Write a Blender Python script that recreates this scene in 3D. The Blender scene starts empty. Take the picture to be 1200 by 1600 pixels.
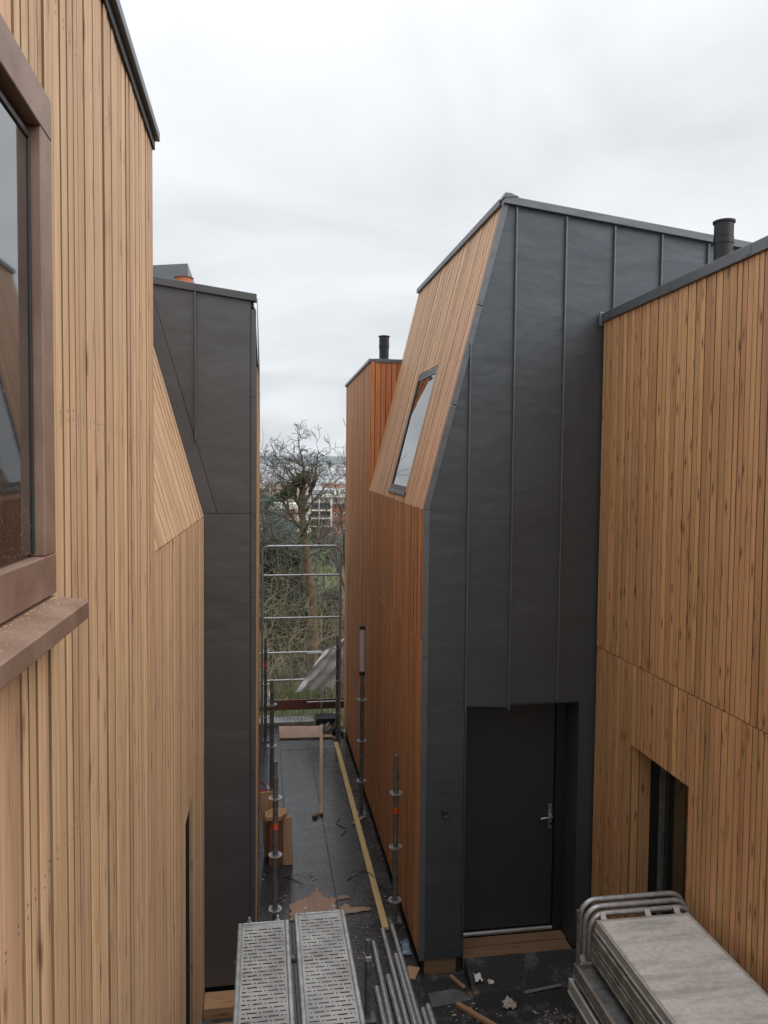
import bpy, math, random
from mathutils import Vector, Matrix, noise as mnoise
R = math.radians
random.seed(7)
scene = bpy.context.scene
col = scene.collection

# ------------------------------------------------------------------ camera
cd = bpy.data.cameras.new('camera'); cam = bpy.data.objects.new('camera', cd); col.objects.link(cam)
scene.camera = cam
cd.sensor_fit = 'VERTICAL'; cd.sensor_height = 24.0; cd.lens = 24.0 * 1200 / 1600
cd.clip_start = 0.05; cd.clip_end = 20000
EYE = Vector((0, 0, 4.15))
yaw, pit, rol = R(9.0), R(2.76), R(0.55)
F = Vector((math.sin(yaw) * math.cos(pit), math.cos(yaw) * math.cos(pit), -math.sin(pit)))
R0 = Vector((math.cos(yaw), -math.sin(yaw), 0)); U0 = R0.cross(F)
RR = R0 * math.cos(rol) + U0 * math.sin(rol); UU = U0 * math.cos(rol) - R0 * math.sin(rol)
m = Matrix((RR, UU, -F)).transposed().to_4x4(); m.translation = EYE
cam.matrix_world = m

# ------------------------------------------------------------------ sky, sun, exposure
SUN_EL, SUN_AZ = R(46), R(122)          # azimuth clockwise from +Y
w = bpy.data.worlds.new('World'); scene.world = w; w.use_nodes = True
nt = w.node_tree; nt.nodes.clear()
def N(t, typ, **kw):
    n = t.nodes.new(typ)
    for k, v in kw.items(): setattr(n, k, v)
    return n
def L(t, a, ao, b, bi): t.links.new(a.outputs[ao], b.inputs[bi])
out = N(nt, 'ShaderNodeOutputWorld')
sky = N(nt, 'ShaderNodeTexSky', sky_type='NISHITA', sun_disc=False)
sky.sun_elevation = SUN_EL; sky.sun_rotation = SUN_AZ
bg1 = N(nt, 'ShaderNodeBackground'); bg1.inputs[1].default_value = 0.10
L(nt, sky, 0, bg1, 0)
tc = N(nt, 'ShaderNodeTexCoord'); sx = N(nt, 'ShaderNodeSeparateXYZ'); L(nt, tc, 'Generated', sx, 0)
# cloud layer seen in perspective: direction / (height + 0.18)
zc = N(nt, 'ShaderNodeMath', operation='MAXIMUM'); L(nt, sx, 2, zc, 0); zc.inputs[1].default_value = 0.0
za = N(nt, 'ShaderNodeMath', operation='ADD'); L(nt, zc, 0, za, 0); za.inputs[1].default_value = 0.16
dx = N(nt, 'ShaderNodeMath', operation='DIVIDE'); L(nt, sx, 0, dx, 0); L(nt, za, 0, dx, 1)
dy = N(nt, 'ShaderNodeMath', operation='DIVIDE'); L(nt, sx, 1, dy, 0); L(nt, za, 0, dy, 1)
cb = N(nt, 'ShaderNodeCombineXYZ'); L(nt, dx, 0, cb, 0); L(nt, dy, 0, cb, 1)
ns = N(nt, 'ShaderNodeTexNoise'); ns.inputs['Scale'].default_value = 1.15; ns.inputs['Detail'].default_value = 6
ns.inputs['Roughness'].default_value = 0.52; ns.inputs['Distortion'].default_value = 0.5; L(nt, cb, 0, ns, 'Vector')
cr = N(nt, 'ShaderNodeMapRange'); L(nt, ns, 0, cr, 0)
cr.inputs[1].default_value = .32; cr.inputs[2].default_value = .68; cr.inputs[3].default_value = .80; cr.inputs[4].default_value = 1.10
zp = N(nt, 'ShaderNodeMath', operation='POWER'); L(nt, zc, 0, zp, 0); zp.inputs[1].default_value = 2.8
gr = N(nt, 'ShaderNodeMapRange'); L(nt, zp, 0, gr, 0)
gr.inputs[1].default_value = 0; gr.inputs[2].default_value = 1; gr.inputs[3].default_value = .60; gr.inputs[4].default_value = 1.55
mu = N(nt, 'ShaderNodeMath', operation='MULTIPLY'); L(nt, cr, 0, mu, 0); L(nt, gr, 0, mu, 1)
tint = N(nt, 'ShaderNodeMix', data_type='RGBA'); L(nt, zc, 0, tint, 0)
tint.inputs[6].default_value = (.95, .98, 1.01, 1); tint.inputs[7].default_value = (1.0, 1.0, 1.0, 1)
bg2 = N(nt, 'ShaderNodeBackground'); L(nt, tint, 2, bg2, 0); L(nt, mu, 0, bg2, 1)
mx = N(nt, 'ShaderNodeMixShader'); mx.inputs[0].default_value = .93
L(nt, bg1, 0, mx, 1); L(nt, bg2, 0, mx, 2); L(nt, mx, 0, out, 0)
sd = bpy.data.lights.new('sun', 'SUN'); sd.energy = 1.5; sd.angle = R(55); sd.color = (1, .97, .93)
so = bpy.data.objects.new('sun', sd); col.objects.link(so)
sdir = Vector((math.sin(SUN_AZ) * math.cos(SUN_EL), math.cos(SUN_AZ) * math.cos(SUN_EL), math.sin(SUN_EL)))
so.rotation_euler = sdir.to_track_quat('Z', 'Y').to_euler(); so.location = (0, -5, 30)
vs = scene.view_settings
vs.view_transform = 'Standard'; vs.look = 'None'; vs.exposure = 0.64; vs.gamma = 1; vs.use_curve_mapping = False
scene.cycles.max_bounces = 6

# ------------------------------------------------------------------ materials
def newmat(name):
    mt = bpy.data.materials.new(name); mt.use_nodes = True
    t = mt.node_tree; b = t.nodes['Principled BSDF']
    return mt, t, b
def ramp(t, stops):
    r = N(t, 'ShaderNodeValToRGB'); e = r.color_ramp.elements
    while len(e) < len(stops): e.new(.5)
    for k, (p, c) in enumerate(stops): e[k].position = p; e[k].color = (*c, 1)
    return r
def mathn(t, op, a, b):
    n = N(t, 'ShaderNodeMath', operation=op)
    for i, v in enumerate((a, b)):
        if isinstance(v, (int, float)): n.inputs[i].default_value = v
        else: t.links.new(v, n.inputs[i])
    return n.outputs[0]
def mix(t, fac, a, b, mode='MIX'):
    n = N(t, 'ShaderNodeMix', data_type='RGBA', blend_type=mode)
    for i, v in ((0, fac), (6, a), (7, b)):
        if isinstance(v, (int, float)): n.inputs[i].default_value = v
        elif isinstance(v, tuple): n.inputs[i].default_value = (*v, 1)
        else: t.links.new(v, n.inputs[i])
    return n.outputs[2]
def noise(t, vec, scale, detail=4, rough=.55, dist=0):
    n = N(t, 'ShaderNodeTexNoise'); n.inputs['Scale'].default_value = scale; n.inputs['Detail'].default_value = detail
    n.inputs['Roughness'].default_value = rough; n.inputs['Distortion'].default_value = dist
    if vec is not None: t.links.new(vec, n.inputs['Vector'])
    return n.outputs[0]
def bump(t, b, h, strength, dist=.01):
    n = N(t, 'ShaderNodeBump'); n.inputs['Strength'].default_value = strength; n.inputs['Distance'].default_value = dist
    t.links.new(h, n.inputs['Height']); t.links.new(n.outputs[0], b.inputs['Normal'])

def wood(name, dark, mid, light, knots=1.0, rough=.62, var=.16, redvar=.25):
    """UV in metres: u across the board, v along it; every object gets its own piece of the log."""
    mt, t, b = newmat(name)
    uv = N(t, 'ShaderNodeUVMap'); oi = N(t, 'ShaderNodeObjectInfo')
    s = N(t, 'ShaderNodeSeparateXYZ'); t.links.new(uv.outputs[0], s.inputs[0])
    rnd = oi.outputs['Random']
    u = mathn(t, 'ADD', s.outputs[0], mathn(t, 'MULTIPLY', rnd, 71.3))
    v = mathn(t, 'ADD', s.outputs[1], mathn(t, 'MULTIPLY', rnd, 233.7))
    def vec(su, sv):
        c = N(t, 'ShaderNodeCombineXYZ'); t.links.new(mathn(t, 'MULTIPLY', u, su), c.inputs[0]); t.links.new(mathn(t, 'MULTIPLY', v, sv), c.inputs[1])
        return c.outputs[0]
    g1 = noise(t, vec(60, 1.6), 1.0, 5, .6, .6)
    g2 = noise(t, vec(300, 5), 1.0, 3, .6)
    tone = noise(t, vec(3, .55), 1.0, 3, .5)
    c1 = ramp(t, [(.25, dark), (.5, mid), (.78, light)]); t.links.new(g1, c1.inputs[0])
    c = mix(t, .35, c1.outputs[0], mix(t, g2, dark, light))
    # broad tone along the board
    tr = N(t, 'ShaderNodeMapRange'); t.links.new(tone, tr.inputs[0]); tr.inputs[1].default_value = .3; tr.inputs[2].default_value = .7
    tr.inputs[3].default_value = .82; tr.inputs[4].default_value = 1.14
    rr = N(t, 'ShaderNodeMapRange'); t.links.new(rnd, rr.inputs[0]); rr.inputs[3].default_value = 1 - var; rr.inputs[4].default_value = 1 + var
    val = mathn(t, 'MULTIPLY', tr.outputs[0], rr.outputs[0])
    hs = N(t, 'ShaderNodeHueSaturation'); t.links.new(c, hs.inputs['Color']); t.links.new(val, hs.inputs['Value'])
    r2 = mathn(t, 'FRACT', mathn(t, 'MULTIPLY', rnd, 17.31), 0)
    hr = N(t, 'ShaderNodeMapRange'); t.links.new(r2, hr.inputs[0]); hr.inputs[3].default_value = .5 - .010 * redvar * 4; hr.inputs[4].default_value = .5 + .002 * redvar * 4
    t.links.new(hr.outputs[0], hs.inputs['Hue'])
    c = hs.outputs[0]
    # knots and dark drawn-out flecks
    vo = N(t, 'ShaderNodeTexVoronoi', voronoi_dimensions='2D'); vo.inputs['Scale'].default_value = 1; vo.inputs['Randomness'].default_value = 1
    kv = N(t, 'ShaderNodeMix', data_type='VECTOR'); kv.inputs[0].default_value = .06
    nd = N(t, 'ShaderNodeTexNoise'); nd.inputs['Scale'].default_value = 6
    v0 = vec(15, 3.6); t.links.new(v0, nd.inputs['Vector']); t.links.new(v0, kv.inputs[4]); t.links.new(nd.outputs[1], kv.inputs[5])
    t.links.new(kv.outputs[1], vo.inputs['Vector'])
    kr = ramp(t, [(.06, (1, 1, 1)), (.12, (.4, .4, .4)), (.24, (0, 0, 0))]); t.links.new(vo.outputs['Distance'], kr.inputs[0])
    sc = N(t, 'ShaderNodeSeparateXYZ'); t.links.new(vo.outputs['Color'], sc.inputs[0])
    gate = mathn(t, 'MAXIMUM', mathn(t, 'MULTIPLY', mathn(t, 'SUBTRACT', sc.outputs[0], .32), 1.7), 0)
    kf = mathn(t, 'MULTIPLY', mathn(t, 'MULTIPLY', kr.outputs[0], gate), .8 * knots)
    c = mix(t, kf, c, (dark[0] * .42, dark[1] * .30, dark[2] * .26))
    fl = noise(t, vec(34, 3.1), 1.0, 2, .5, 1.5)
    fr = ramp(t, [(.64, (0, 0, 0)), (.74, (1, 1, 1))]); t.links.new(fl, fr.inputs[0])
    c = mix(t, mathn(t, 'MULTIPLY', fr.outputs[0], .5 * knots), c, (dark[0] * .6, dark[1] * .48, dark[2] * .42))
    t.links.new(c, b.inputs['Base Color']); b.inputs['Roughness'].default_value = rough
    bump(t, b, mathn(t, 'ADD', g1, mathn(t, 'MULTIPLY', g2, .4)), .25, .003)
    return mt
M = {}
M['larch'] = wood('larch_pale', (.35, .20, .105), (.53, .345, .195), (.66, .47, .295), .8, var=.12, redvar=.25)
M['larch_c'] = wood('larch_tan', (.34, .17, .065), (.53, .30, .13), (.67, .42, .21), 1.25, var=.16, redvar=.3)
M['larch_b'] = wood('larch_orange', (.33, .14, .055), (.49, .24, .10), (.61, .33, .16), .6, var=.16)
M['larch_l'] = wood('larch_rose', (.38, .21, .11), (.56, .345, .195), (.68, .455, .28), .6, var=.15)
M['larch_r'] = wood('larch_oiled', (.34, .11, .035), (.50, .19, .065), (.62, .28, .11), .6, var=.22)
M['oldtimber'] = wood('dirty_timber', (.13, .075, .035), (.22, .135, .07), (.32, .21, .12), .8, var=.1)
M['timber'] = wood('sawn_timber', (.24, .13, .065), (.36, .21, .11), (.47, .3, .17), .8, var=.1)
M['batten'] = wood('yellow_batten', (.46, .33, .13), (.58, .44, .19), (.68, .54, .27), .15, var=.05)
M['brownply'] = wood('brown_board', (.10, .04, .025), (.16, .07, .04), (.22, .1, .06), .4)
M['osb'] = wood('torn_board', (.23, .145, .09), (.33, .22, .145), (.43, .31, .22), .6)

def plain(name, c, rough=.5, metal=0.0, nscale=8, namp=.25, bumpk=0.0, spec=.5, c2=None):
    mt, t, b = newmat(name)
    g = N(t, 'ShaderNodeTexCoord').outputs['Object']
    n1 = noise(t, g, nscale, 5, .6)
    lo = tuple(x * (1 - namp) for x in c); hi = c2 if c2 else tuple(min(1, x * (1 + namp)) for x in c)
    r = ramp(t, [(.3, lo), (.7, hi)]); t.links.new(n1, r.inputs[0]); t.links.new(r.outputs[0], b.inputs['Base Color'])
    rr = N(t, 'ShaderNodeMapRange'); t.links.new(noise(t, g, nscale * 2.3, 3), rr.inputs[0]); rr.inputs[3].default_value = rough - .1; rr.inputs[4].default_value = min(1, rough + .12)
    t.links.new(rr.outputs[0], b.inputs['Roughness'])
    b.inputs['Metallic'].default_value = metal; b.inputs['Specular IOR Level'].default_value = spec
    if bumpk: bump(t, b, n1, bumpk, .01)
    return mt
def zinc(name, c, metal=.55):
    mt, t, b = newmat(name)
    g = N(t, 'ShaderNodeTexCoord').outputs['Object']; oi = N(t, 'ShaderNodeObjectInfo')
    ad = N(t, 'ShaderNodeVectorMath', operation='ADD'); t.links.new(g, ad.inputs[0])
    cx = N(t, 'ShaderNodeCombineXYZ'); t.links.new(mathn(t, 'MULTIPLY', oi.outputs['Random'], 40.), cx.inputs[2]); t.links.new(cx.outputs[0], ad.inputs[1])
    mp = N(t, 'ShaderNodeMapping'); mp.inputs['Scale'].default_value = (1.2, 1.2, 2.4); t.links.new(ad.outputs[0], mp.inputs[0])
    big = noise(t, mp.outputs[0], .9, 3, .5, .3)
    mp2 = N(t, 'ShaderNodeMapping'); mp2.inputs['Scale'].default_value = (3, 3, 60); t.links.new(ad.outputs[0], mp2.inputs[0])
    lines = noise(t, mp2.outputs[0], 1, 3, .6)
    dust = noise(t, ad.outputs[0], 14, 6, .7)
    cc = ramp(t, [(.3, tuple(x * .95 for x in c)), (.7, tuple(x * 1.05 for x in c))]); t.links.new(big, cc.inputs[0])
    c2 = mix(t, mathn(t, 'MULTIPLY', dust, .07), cc.outputs[0], (.34, .33, .31))
    sr = ramp(t, [(.70, (0, 0, 0)), (.78, (1, 1, 1))]); t.links.new(noise(t, ad.outputs[0], 4.5, 6, .75, 1.2), sr.inputs[0])
    c2 = mix(t, mathn(t, 'MULTIPLY', sr.outputs[0], .35), c2, tuple(x * .45 for x in c))
    t.links.new(c2, b.inputs['Base Color']); b.inputs['Metallic'].default_value = metal
    rr = N(t, 'ShaderNodeMapRange'); t.links.new(lines, rr.inputs[0]); rr.inputs[3].default_value = .36; rr.inputs[4].default_value = .48
    t.links.new(rr.outputs[0], b.inputs['Roughness'])
    bump(t, b, mathn(t, 'ADD', big, mathn(t, 'ADD', mathn(t, 'MULTIPLY', lines, .008), mathn(t, 'MULTIPLY', noise(t, mp.outputs[0], 3.2, 2, .5), .16))), .42, .05)
    return mt
M['zinc'] = zinc('anthracite_zinc', (.078, .090, .104))
M['zincw'] = zinc('brown_grey_zinc', (.094, .093, .098))
M['flash'] = zinc('zinc_flashing_lit_seams', (.14, .150, .162))
M['galv'] = plain('galvanised_steel', (.42, .44, .46), .42, .7, 22, .22)
M['galvd'] = plain('weathered_steel', (.17, .175, .175), .5, .6, 18, .4)
M['deckm'] = plain('galvanised_deck', (.31, .315, .315), .5, .3, 6, .32)
M['deckr'] = plain('galvanised_rail', (.36, .385, .40), .42, .6, 16, .28)
M['alud'] = plain('dirty_aluminium', (.24, .23, .21), .5, .5, 9, .45)
M['cardb'] = plain('dull_chip', (.40, .36, .32), .85, 0, 20, .35)
M['alu'] = plain('aluminium', (.55, .55, .54), .42, .6, 12, .15)
M['black'] = plain('black_pipe', (.007, .007, .008), .42, 0, 6, .2)
M['membrane'] = plain('black_membrane', (.018, .018, .02), .5, 0, 5, .5, .5)
M['rubber'] = plain('black_film', (.02, .02, .02), .5, 0, 10, .2)
M['void'] = plain('dark_interior', (.015, .014, .014), .7, 0, 3, .2)
M['door'] = plain('dark_door_paint', (.034, .036, .037), .5, 0, 60, .12)
M['brown'] = plain('brown_anodised', (.21, .125, .09), .45, .2, 7, .1, c2=(.29, .195, .15))
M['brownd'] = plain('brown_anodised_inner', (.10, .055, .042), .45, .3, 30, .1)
M['gasket'] = plain('dark_frame', (.02, .023, .024), .4, 0, 20, .2)
M['steelsill'] = plain('sill_metal', (.42, .43, .44), .35, .7, 20, .1)
M['handle'] = plain('satin_handle', (.62, .6, .57), .3, .9, 20, .08)
M['white'] = plain('white_plastic', (.75, .76, .77), .45, 0, 6, .08)
M['lampt'] = plain('milky_tube', (.55, .50, .53), .35, 0, 6, .06)
M['red'] = plain('red_plastic', (.45, .03, .03), .45, 0, 10, .2)
M['orange'] = plain('orange_tape', (.62, .09, .025), .6, 0, 30, .35)
M['terra'] = plain('terracotta', (.45, .16, .08), .8, 0, 20, .25)
M['paper'] = plain('scrap_paper', (.62, .6, .58), .8, 0, 20, .2)
M['bluegrey'] = plain('blue_grey_plastic', (.16, .22, .28), .4, 0, 12, .4)
M['bark'] = plain('bark', (.085, .068, .05), .9, 0, 6, .4, .4)
M['barkg'] = plain('mossy_bark', (.10, .08, .045), .9, 0, 5, .4, .4, c2=(.21, .13, .075))
M['twig'] = plain('olive_twig', (.165, .14, .075), .85, 0, 2, .4)
M['twigb'] = plain('brown_twig', (.14, .11, .085), .85, 0, 2, .4)
M['cream'] = plain('cream_render', (.62, .59, .53), .85, 0, .3, .08)
M['brick'] = plain('red_brick', (.26, .085, .055), .9, 0, .6, .25)
M['roofr'] = plain('clay_roof', (.22, .11, .08), .9, 0, .5, .25)
M['roofg'] = plain('grey_roof', (.22, .23, .26), .85, 0, .2, .2)
M['winfar'] = plain('far_window', (.05, .06, .07), .2, 0, .5, .3)
M['winb'] = plain('balcony_shade', (.06, .045, .04), .6, 0, .5, .3)
M['hill'] = plain('wooded_hill', (.040, .055, .055), .95, 0, .006, .4)
M['tree_far'] = plain('far_woods', (.05, .06, .04), .95, 0, .05, .4)

def leafmat(name, a, b_):
    mt, t, b = newmat(name)
    g = N(t, 'ShaderNodeTexCoord').outputs['Object']
    r = ramp(t, [(.3, a), (.7, b_)]); t.links.new(noise(t, g, 2.2, 4), r.inputs[0]); t.links.new(r.outputs[0], b.inputs['Base Color'])
    b.inputs['Roughness'].default_value = .7
    return mt
M['cedar'] = leafmat('blue_cedar', (.035, .065, .06), (.075, .115, .105))
M['ever'] = leafmat('dark_evergreen', (.012, .022, .014), (.03, .048, .026))
M['ivy'] = leafmat('ivy', (.03, .05, .012), (.075, .10, .025))
M['moss'] = leafmat('bright_moss', (.06, .10, .02), (.11, .16, .04))
M['grassb'] = leafmat('grass_blades', (.05, .075, .02), (.10, .12, .04))

def glassmat(name, base=(.012, .016, .018), rough=.02):
    mt, t, b = newmat(name)
    b.inputs['Base Color'].default_value = (*base, 1); b.inputs['Roughness'].default_value = rough
    b.inputs['Specular IOR Level'].default_value = .9; b.inputs['IOR'].default_value = 2.0
    return mt
M['glass'] = glassmat('window_glass')
mt, t, b = newmat('dusty_glass')
g = N(t, 'ShaderNodeTexCoord').outputs['Object']
dn = noise(t, g, 160, 2, .6); dl = noise(t, g, 3.0, 3)
dr = ramp(t, [(.62, (0, 0, 0)), (.68, (1, 1, 1))]); t.links.new(dn, dr.inputs[0])
szn = N(t, 'ShaderNodeSeparateXYZ'); t.links.new(g, szn.inputs[0])
zr = N(t, 'ShaderNodeMapRange'); t.links.new(szn.outputs[2], zr.inputs[0]); zr.inputs[1].default_value = 4.45; zr.inputs[2].default_value = 3.98; zr.inputs[3].default_value = 0; zr.inputs[4].default_value = .6
df = mathn(t, 'MULTIPLY', mathn(t, 'MULTIPLY', dr.outputs[0], zr.outputs[0]), mathn(t, 'MULTIPLY', dl, 1.6))
t.links.new(mix(t, df, (.012, .016, .018), (.36, .31, .24)), b.inputs['Base Color'])
rr = N(t, 'ShaderNodeMapRange'); t.links.new(df, rr.inputs[0]); rr.inputs[3].default_value = .03; rr.inputs[4].default_value = .8; t.links.new(rr.outputs[0], b.inputs['Roughness'])
b.inputs['Specular IOR Level'].default_value = 1.0; b.inputs['IOR'].default_value = 2.6
M['dglass'] = mt
# film faced plywood: dark, slightly shiny, scuffed and dusty
mt, t, b = newmat('film_faced_plywood')
g = N(t, 'ShaderNodeTexCoord').outputs['Object']
s1 = noise(t, g, 1.6, 5, .6); s2 = noise(t, g, 45, 4, .7); s3 = noise(t, g, 7, 5, .7)
r1 = ramp(t, [(.3, (.017, .018, .023)), (.72, (.042, .044, .055))]); t.links.new(s1, r1.inputs[0])
r2 = ramp(t, [(.52, (0, 0, 0)), (.68, (1, 1, 1))]); t.links.new(s2, r2.inputs[0])
r3 = ramp(t, [(.40, (0, 0, 0)), (.75, (1, 1, 1))]); t.links.new(s3, r3.inputs[0])
f3 = mathn(t, 'MULTIPLY', mathn(t, 'MULTIPLY', r2.outputs[0], r3.outputs[0]), .55)
t.links.new(mix(t, f3, r1.outputs[0], (.30, .26, .22)), b.inputs['Base Color'])
rr = N(t, 'ShaderNodeMapRange'); t.links.new(s3, rr.inputs[0]); rr.inputs[3].default_value = .10; rr.inputs[4].default_value = .46; t.links.new(rr.outputs[0], b.inputs['Roughness'])
bump(t, b, s3, .12, .004)
M['film'] = mt
# messy bitumen courtyard
mt, t, b = newmat('bitumen_ground')
g = N(t, 'ShaderNodeTexCoord').outputs['Object']
s1 = noise(t, g, 3.2, 6, .7); s2 = noise(t, g, 60, 4, .7); s3 = noise(t, g, 1.9, 4, .6, .6)
r1 = ramp(t, [(.35, (.008, .008, .009)), (.62, (.030, .030, .031)), ]); t.links.new(s2, r1.inputs[0])
r2 = ramp(t, [(.50, (0, 0, 0)), (.64, (1, 1, 1))]); t.links.new(s1, r2.inputs[0])
r3 = ramp(t, [(.62, (0, 0, 0)), (.66, (1, 1, 1))]); t.links.new(s3, r3.inputs[0])
c = mix(t, mathn(t, 'MULTIPLY', r2.outputs[0], mathn(t, 'MULTIPLY', s2, .9)), r1.outputs[0], (.22, .225, .23))
c = mix(t, mathn(t, 'MULTIPLY', r3.outputs[0], mathn(t, 'MULTIPLY', s2, 1.0)), c, (.30, .21, .14))
t.links.new(c, b.inputs['Base Color']); b.inputs['Roughness'].default_value = .75
bump(t, b, mathn(t, 'ADD', s1, mathn(t, 'MULTIPLY', s2, .4)), .6, .02)
M['bitumen'] = mt
M['concrete'] = plain('grey_slab', (.10, .105, .11), .85, 0, 9, .3, .3)
# land
mt, t, b = newmat('land')
g = N(t, 'ShaderNodeTexCoord').outputs['Object']
r1 = ramp(t, [(.3, (.035, .045, .018)), (.55, (.06, .07, .028)), (.8, (.085, .07, .045))]); t.links.new(noise(t, g, .25, 8, .65), r1.inputs[0])
t.links.new(r1.outputs[0], b.inputs['Base Color']); b.inputs['Roughness'].default_value = .95
M['land'] = mt
# translucent sheet
mt, t, b = newmat('plastic_sheet')
b.inputs['Base Color'].default_value = (.78, .80, .82, 1); b.inputs['Roughness'].default_value = .3; b.inputs['Alpha'].default_value = .75
M['sheet'] = mt
# worn platform top: pale coating with cross streaks
mt, t, b = newmat('worn_platform_top')
g = N(t, 'ShaderNodeTexCoord').outputs['Object']
mp = N(t, 'ShaderNodeMapping'); mp.inputs['Scale'].default_value = (2.2, 13, 1); t.links.new(g, mp.inputs[0])
st = noise(t, mp.outputs[0], 1, 3, .6, .3); sp = noise(t, g, 30, 5, .7)
r1 = ramp(t, [(.33, (.42, .41, .39)), (.55, (.60, .59, .575))]); t.links.new(st, r1.inputs[0])
r2 = ramp(t, [(.3, (.75, .75, .75)), (.7, (1.05, 1.05, 1.05))]); t.links.new(sp, r2.inputs[0])
t.links.new(mix(t, 1.0, r1.outputs[0], r2.outputs[0], 'MULTIPLY'), b.inputs['Base Color']); b.inputs['Roughness'].default_value = .6
bump(t, b, sp, .15, .004)
M['ptop'] = mt

# ------------------------------------------------------------------ builders
class MB:
    def __init__(s): s.v = []; s.f = []
    def poly(s, pts, n=None):
        k = len(s.v); s.v += [tuple(p) for p in pts]; s.f.append(tuple(range(k, k + len(pts)))); return s
    def box(s, x0, x1, y0, y1, z0, z1):
        k = len(s.v)
        s.v += [(x0, y0, z0), (x1, y0, z0), (x1, y1, z0), (x0, y1, z0), (x0, y0, z1), (x1, y0, z1), (x1, y1, z1), (x0, y1, z1)]
        s.f += [tuple(k + i for i in q) for q in ((0, 3, 2, 1), (4, 5, 6, 7), (0, 1, 5, 4), (1, 2, 6, 5), (2, 3, 7, 6), (3, 0, 4, 7))]
        return s
    def prism(s, pts, d):
        """polygon extruded by vector d (d points along the polygon's back)"""
        n = len(pts); k = len(s.v); d = Vector(d)
        s.v += [tuple(Vector(p)) for p in pts] + [tuple(Vector(p) + d) for p in pts]
        s.f.append(tuple(k + i for i in range(n))); s.f.append(tuple(k + n + i for i in reversed(range(n))))
        for i in range(n):
            j = (i + 1) % n; s.f.append((k + j, k + i, k + n + i, k + n + j))
        return s
    def tube(s, pts, r, seg=10, caps=True):
        pts = [Vector(p) for p in pts]; rs = r if isinstance(r, (list, tuple)) else [r] * len(pts)
        k = len(s.v); up = None
        for i, p in enumerate(pts):
            d = (pts[min(i + 1, len(pts) - 1)] - pts[max(i - 1, 0)])
            d = d.normalized() if d.length > 1e-9 else Vector((0, 0, 1))
            if up is None:
                a = d.orthogonal().normalized()
            else:
                a = (up - d * up.dot(d)); a = a.normalized() if a.length > 1e-6 else d.orthogonal().normalized()
            up = a; c = d.cross(a)
            for j in range(seg):
                t_ = 2 * math.pi * j / seg
                s.v.append(tuple(p + (a * math.cos(t_) + c * math.sin(t_)) * rs[i]))
        for i in range(len(pts) - 1):
            for j in range(seg):
                a0 = k + i * seg + j; a1 = k + i * seg + (j + 1) % seg
                s.f.append((a0, a1, a1 + seg, a0 + seg))
        if caps:
            s.f.append(tuple(k + j for j in reversed(range(seg)))); e = k + (len(pts) - 1) * seg
            s.f.append(tuple(e + j for j in range(seg)))
        return s
    def mesh(s, name, mat, smooth=False):
        me = bpy.data.meshes.new(name); me.from_pydata(s.v, [], s.f); me.update()
        me.materials.append(M[mat] if isinstance(mat, str) else mat)
        if smooth:
            me.polygons.foreach_set('use_smooth', [True] * len(me.polygons))
        return me
    def build(s, name, mat, parent=None, smooth=False, bevel=0):
        o = bpy.data.objects.new(name, s.mesh(name, mat, smooth)); col.objects.link(o)
        if parent: o.parent = parent
        if bevel:
            md = o.modifiers.new('bevel', 'BEVEL'); md.width = bevel; md.segments = 2; md.limit_method = 'ANGLE'
        if smooth and not bevel:
            bm_angle(o)
        return o
def bm_angle(o):
    # keep creases sharp on smooth tubes
    me = o.data
    try: me.set_sharp_from_angle(angle=R(40))
    except Exception: pass
def uvbox(o, along):
    """UVs in metres for wood: v along axis 'along' (0,1,2), u from the other two"""
    me = o.data; uvl = me.uv_layers.new(name='UVMap')
    oth = [i for i in range(3) if i != along]
    for lp in me.loops:
        c = me.vertices[lp.vertex_index].co
        uvl.data[lp.index].uv = (c[oth[0]] + c[oth[1]], c[along])
    return o
def tag(o, label=None, cat=None, group=None, kind=None):
    if label: o['label'] = label
    if cat: o['category'] = cat
    if group: o['group'] = group
    if kind: o['kind'] = kind
    return o
def empty(name, loc, label, cat, group=None):
    o = bpy.data.objects.new(name, None); col.objects.link(o); o.empty_display_size = .2
    o.location = loc
    return tag(o, label, cat, group)
class Thing:
    """an Empty at the base; parts are built in world coordinates and parented keeping their place"""
    def __init__(s, name, loc, label, cat, group=None):
        s.o = empty(name, loc, label, cat, group); s.loc = Vector(loc)
    def part(s, mb, name, mat, parent=None, **kw):
        o = mb.build(name, mat, None, **kw)
        adopt(o, parent or s.o); return o
def wloc(o):
    p = Vector((0, 0, 0))
    while o is not None: p += o.location; o = o.parent
    return p
def adopt(o, parent):
    o.parent = parent; o.location = o.location - wloc(parent)
    return o
def copy_tree(o, parent=None):
    c = o.copy(); col.objects.link(c); c.parent = parent
    for ch in list(o.children): copy_tree(ch, c)
    return c

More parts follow.
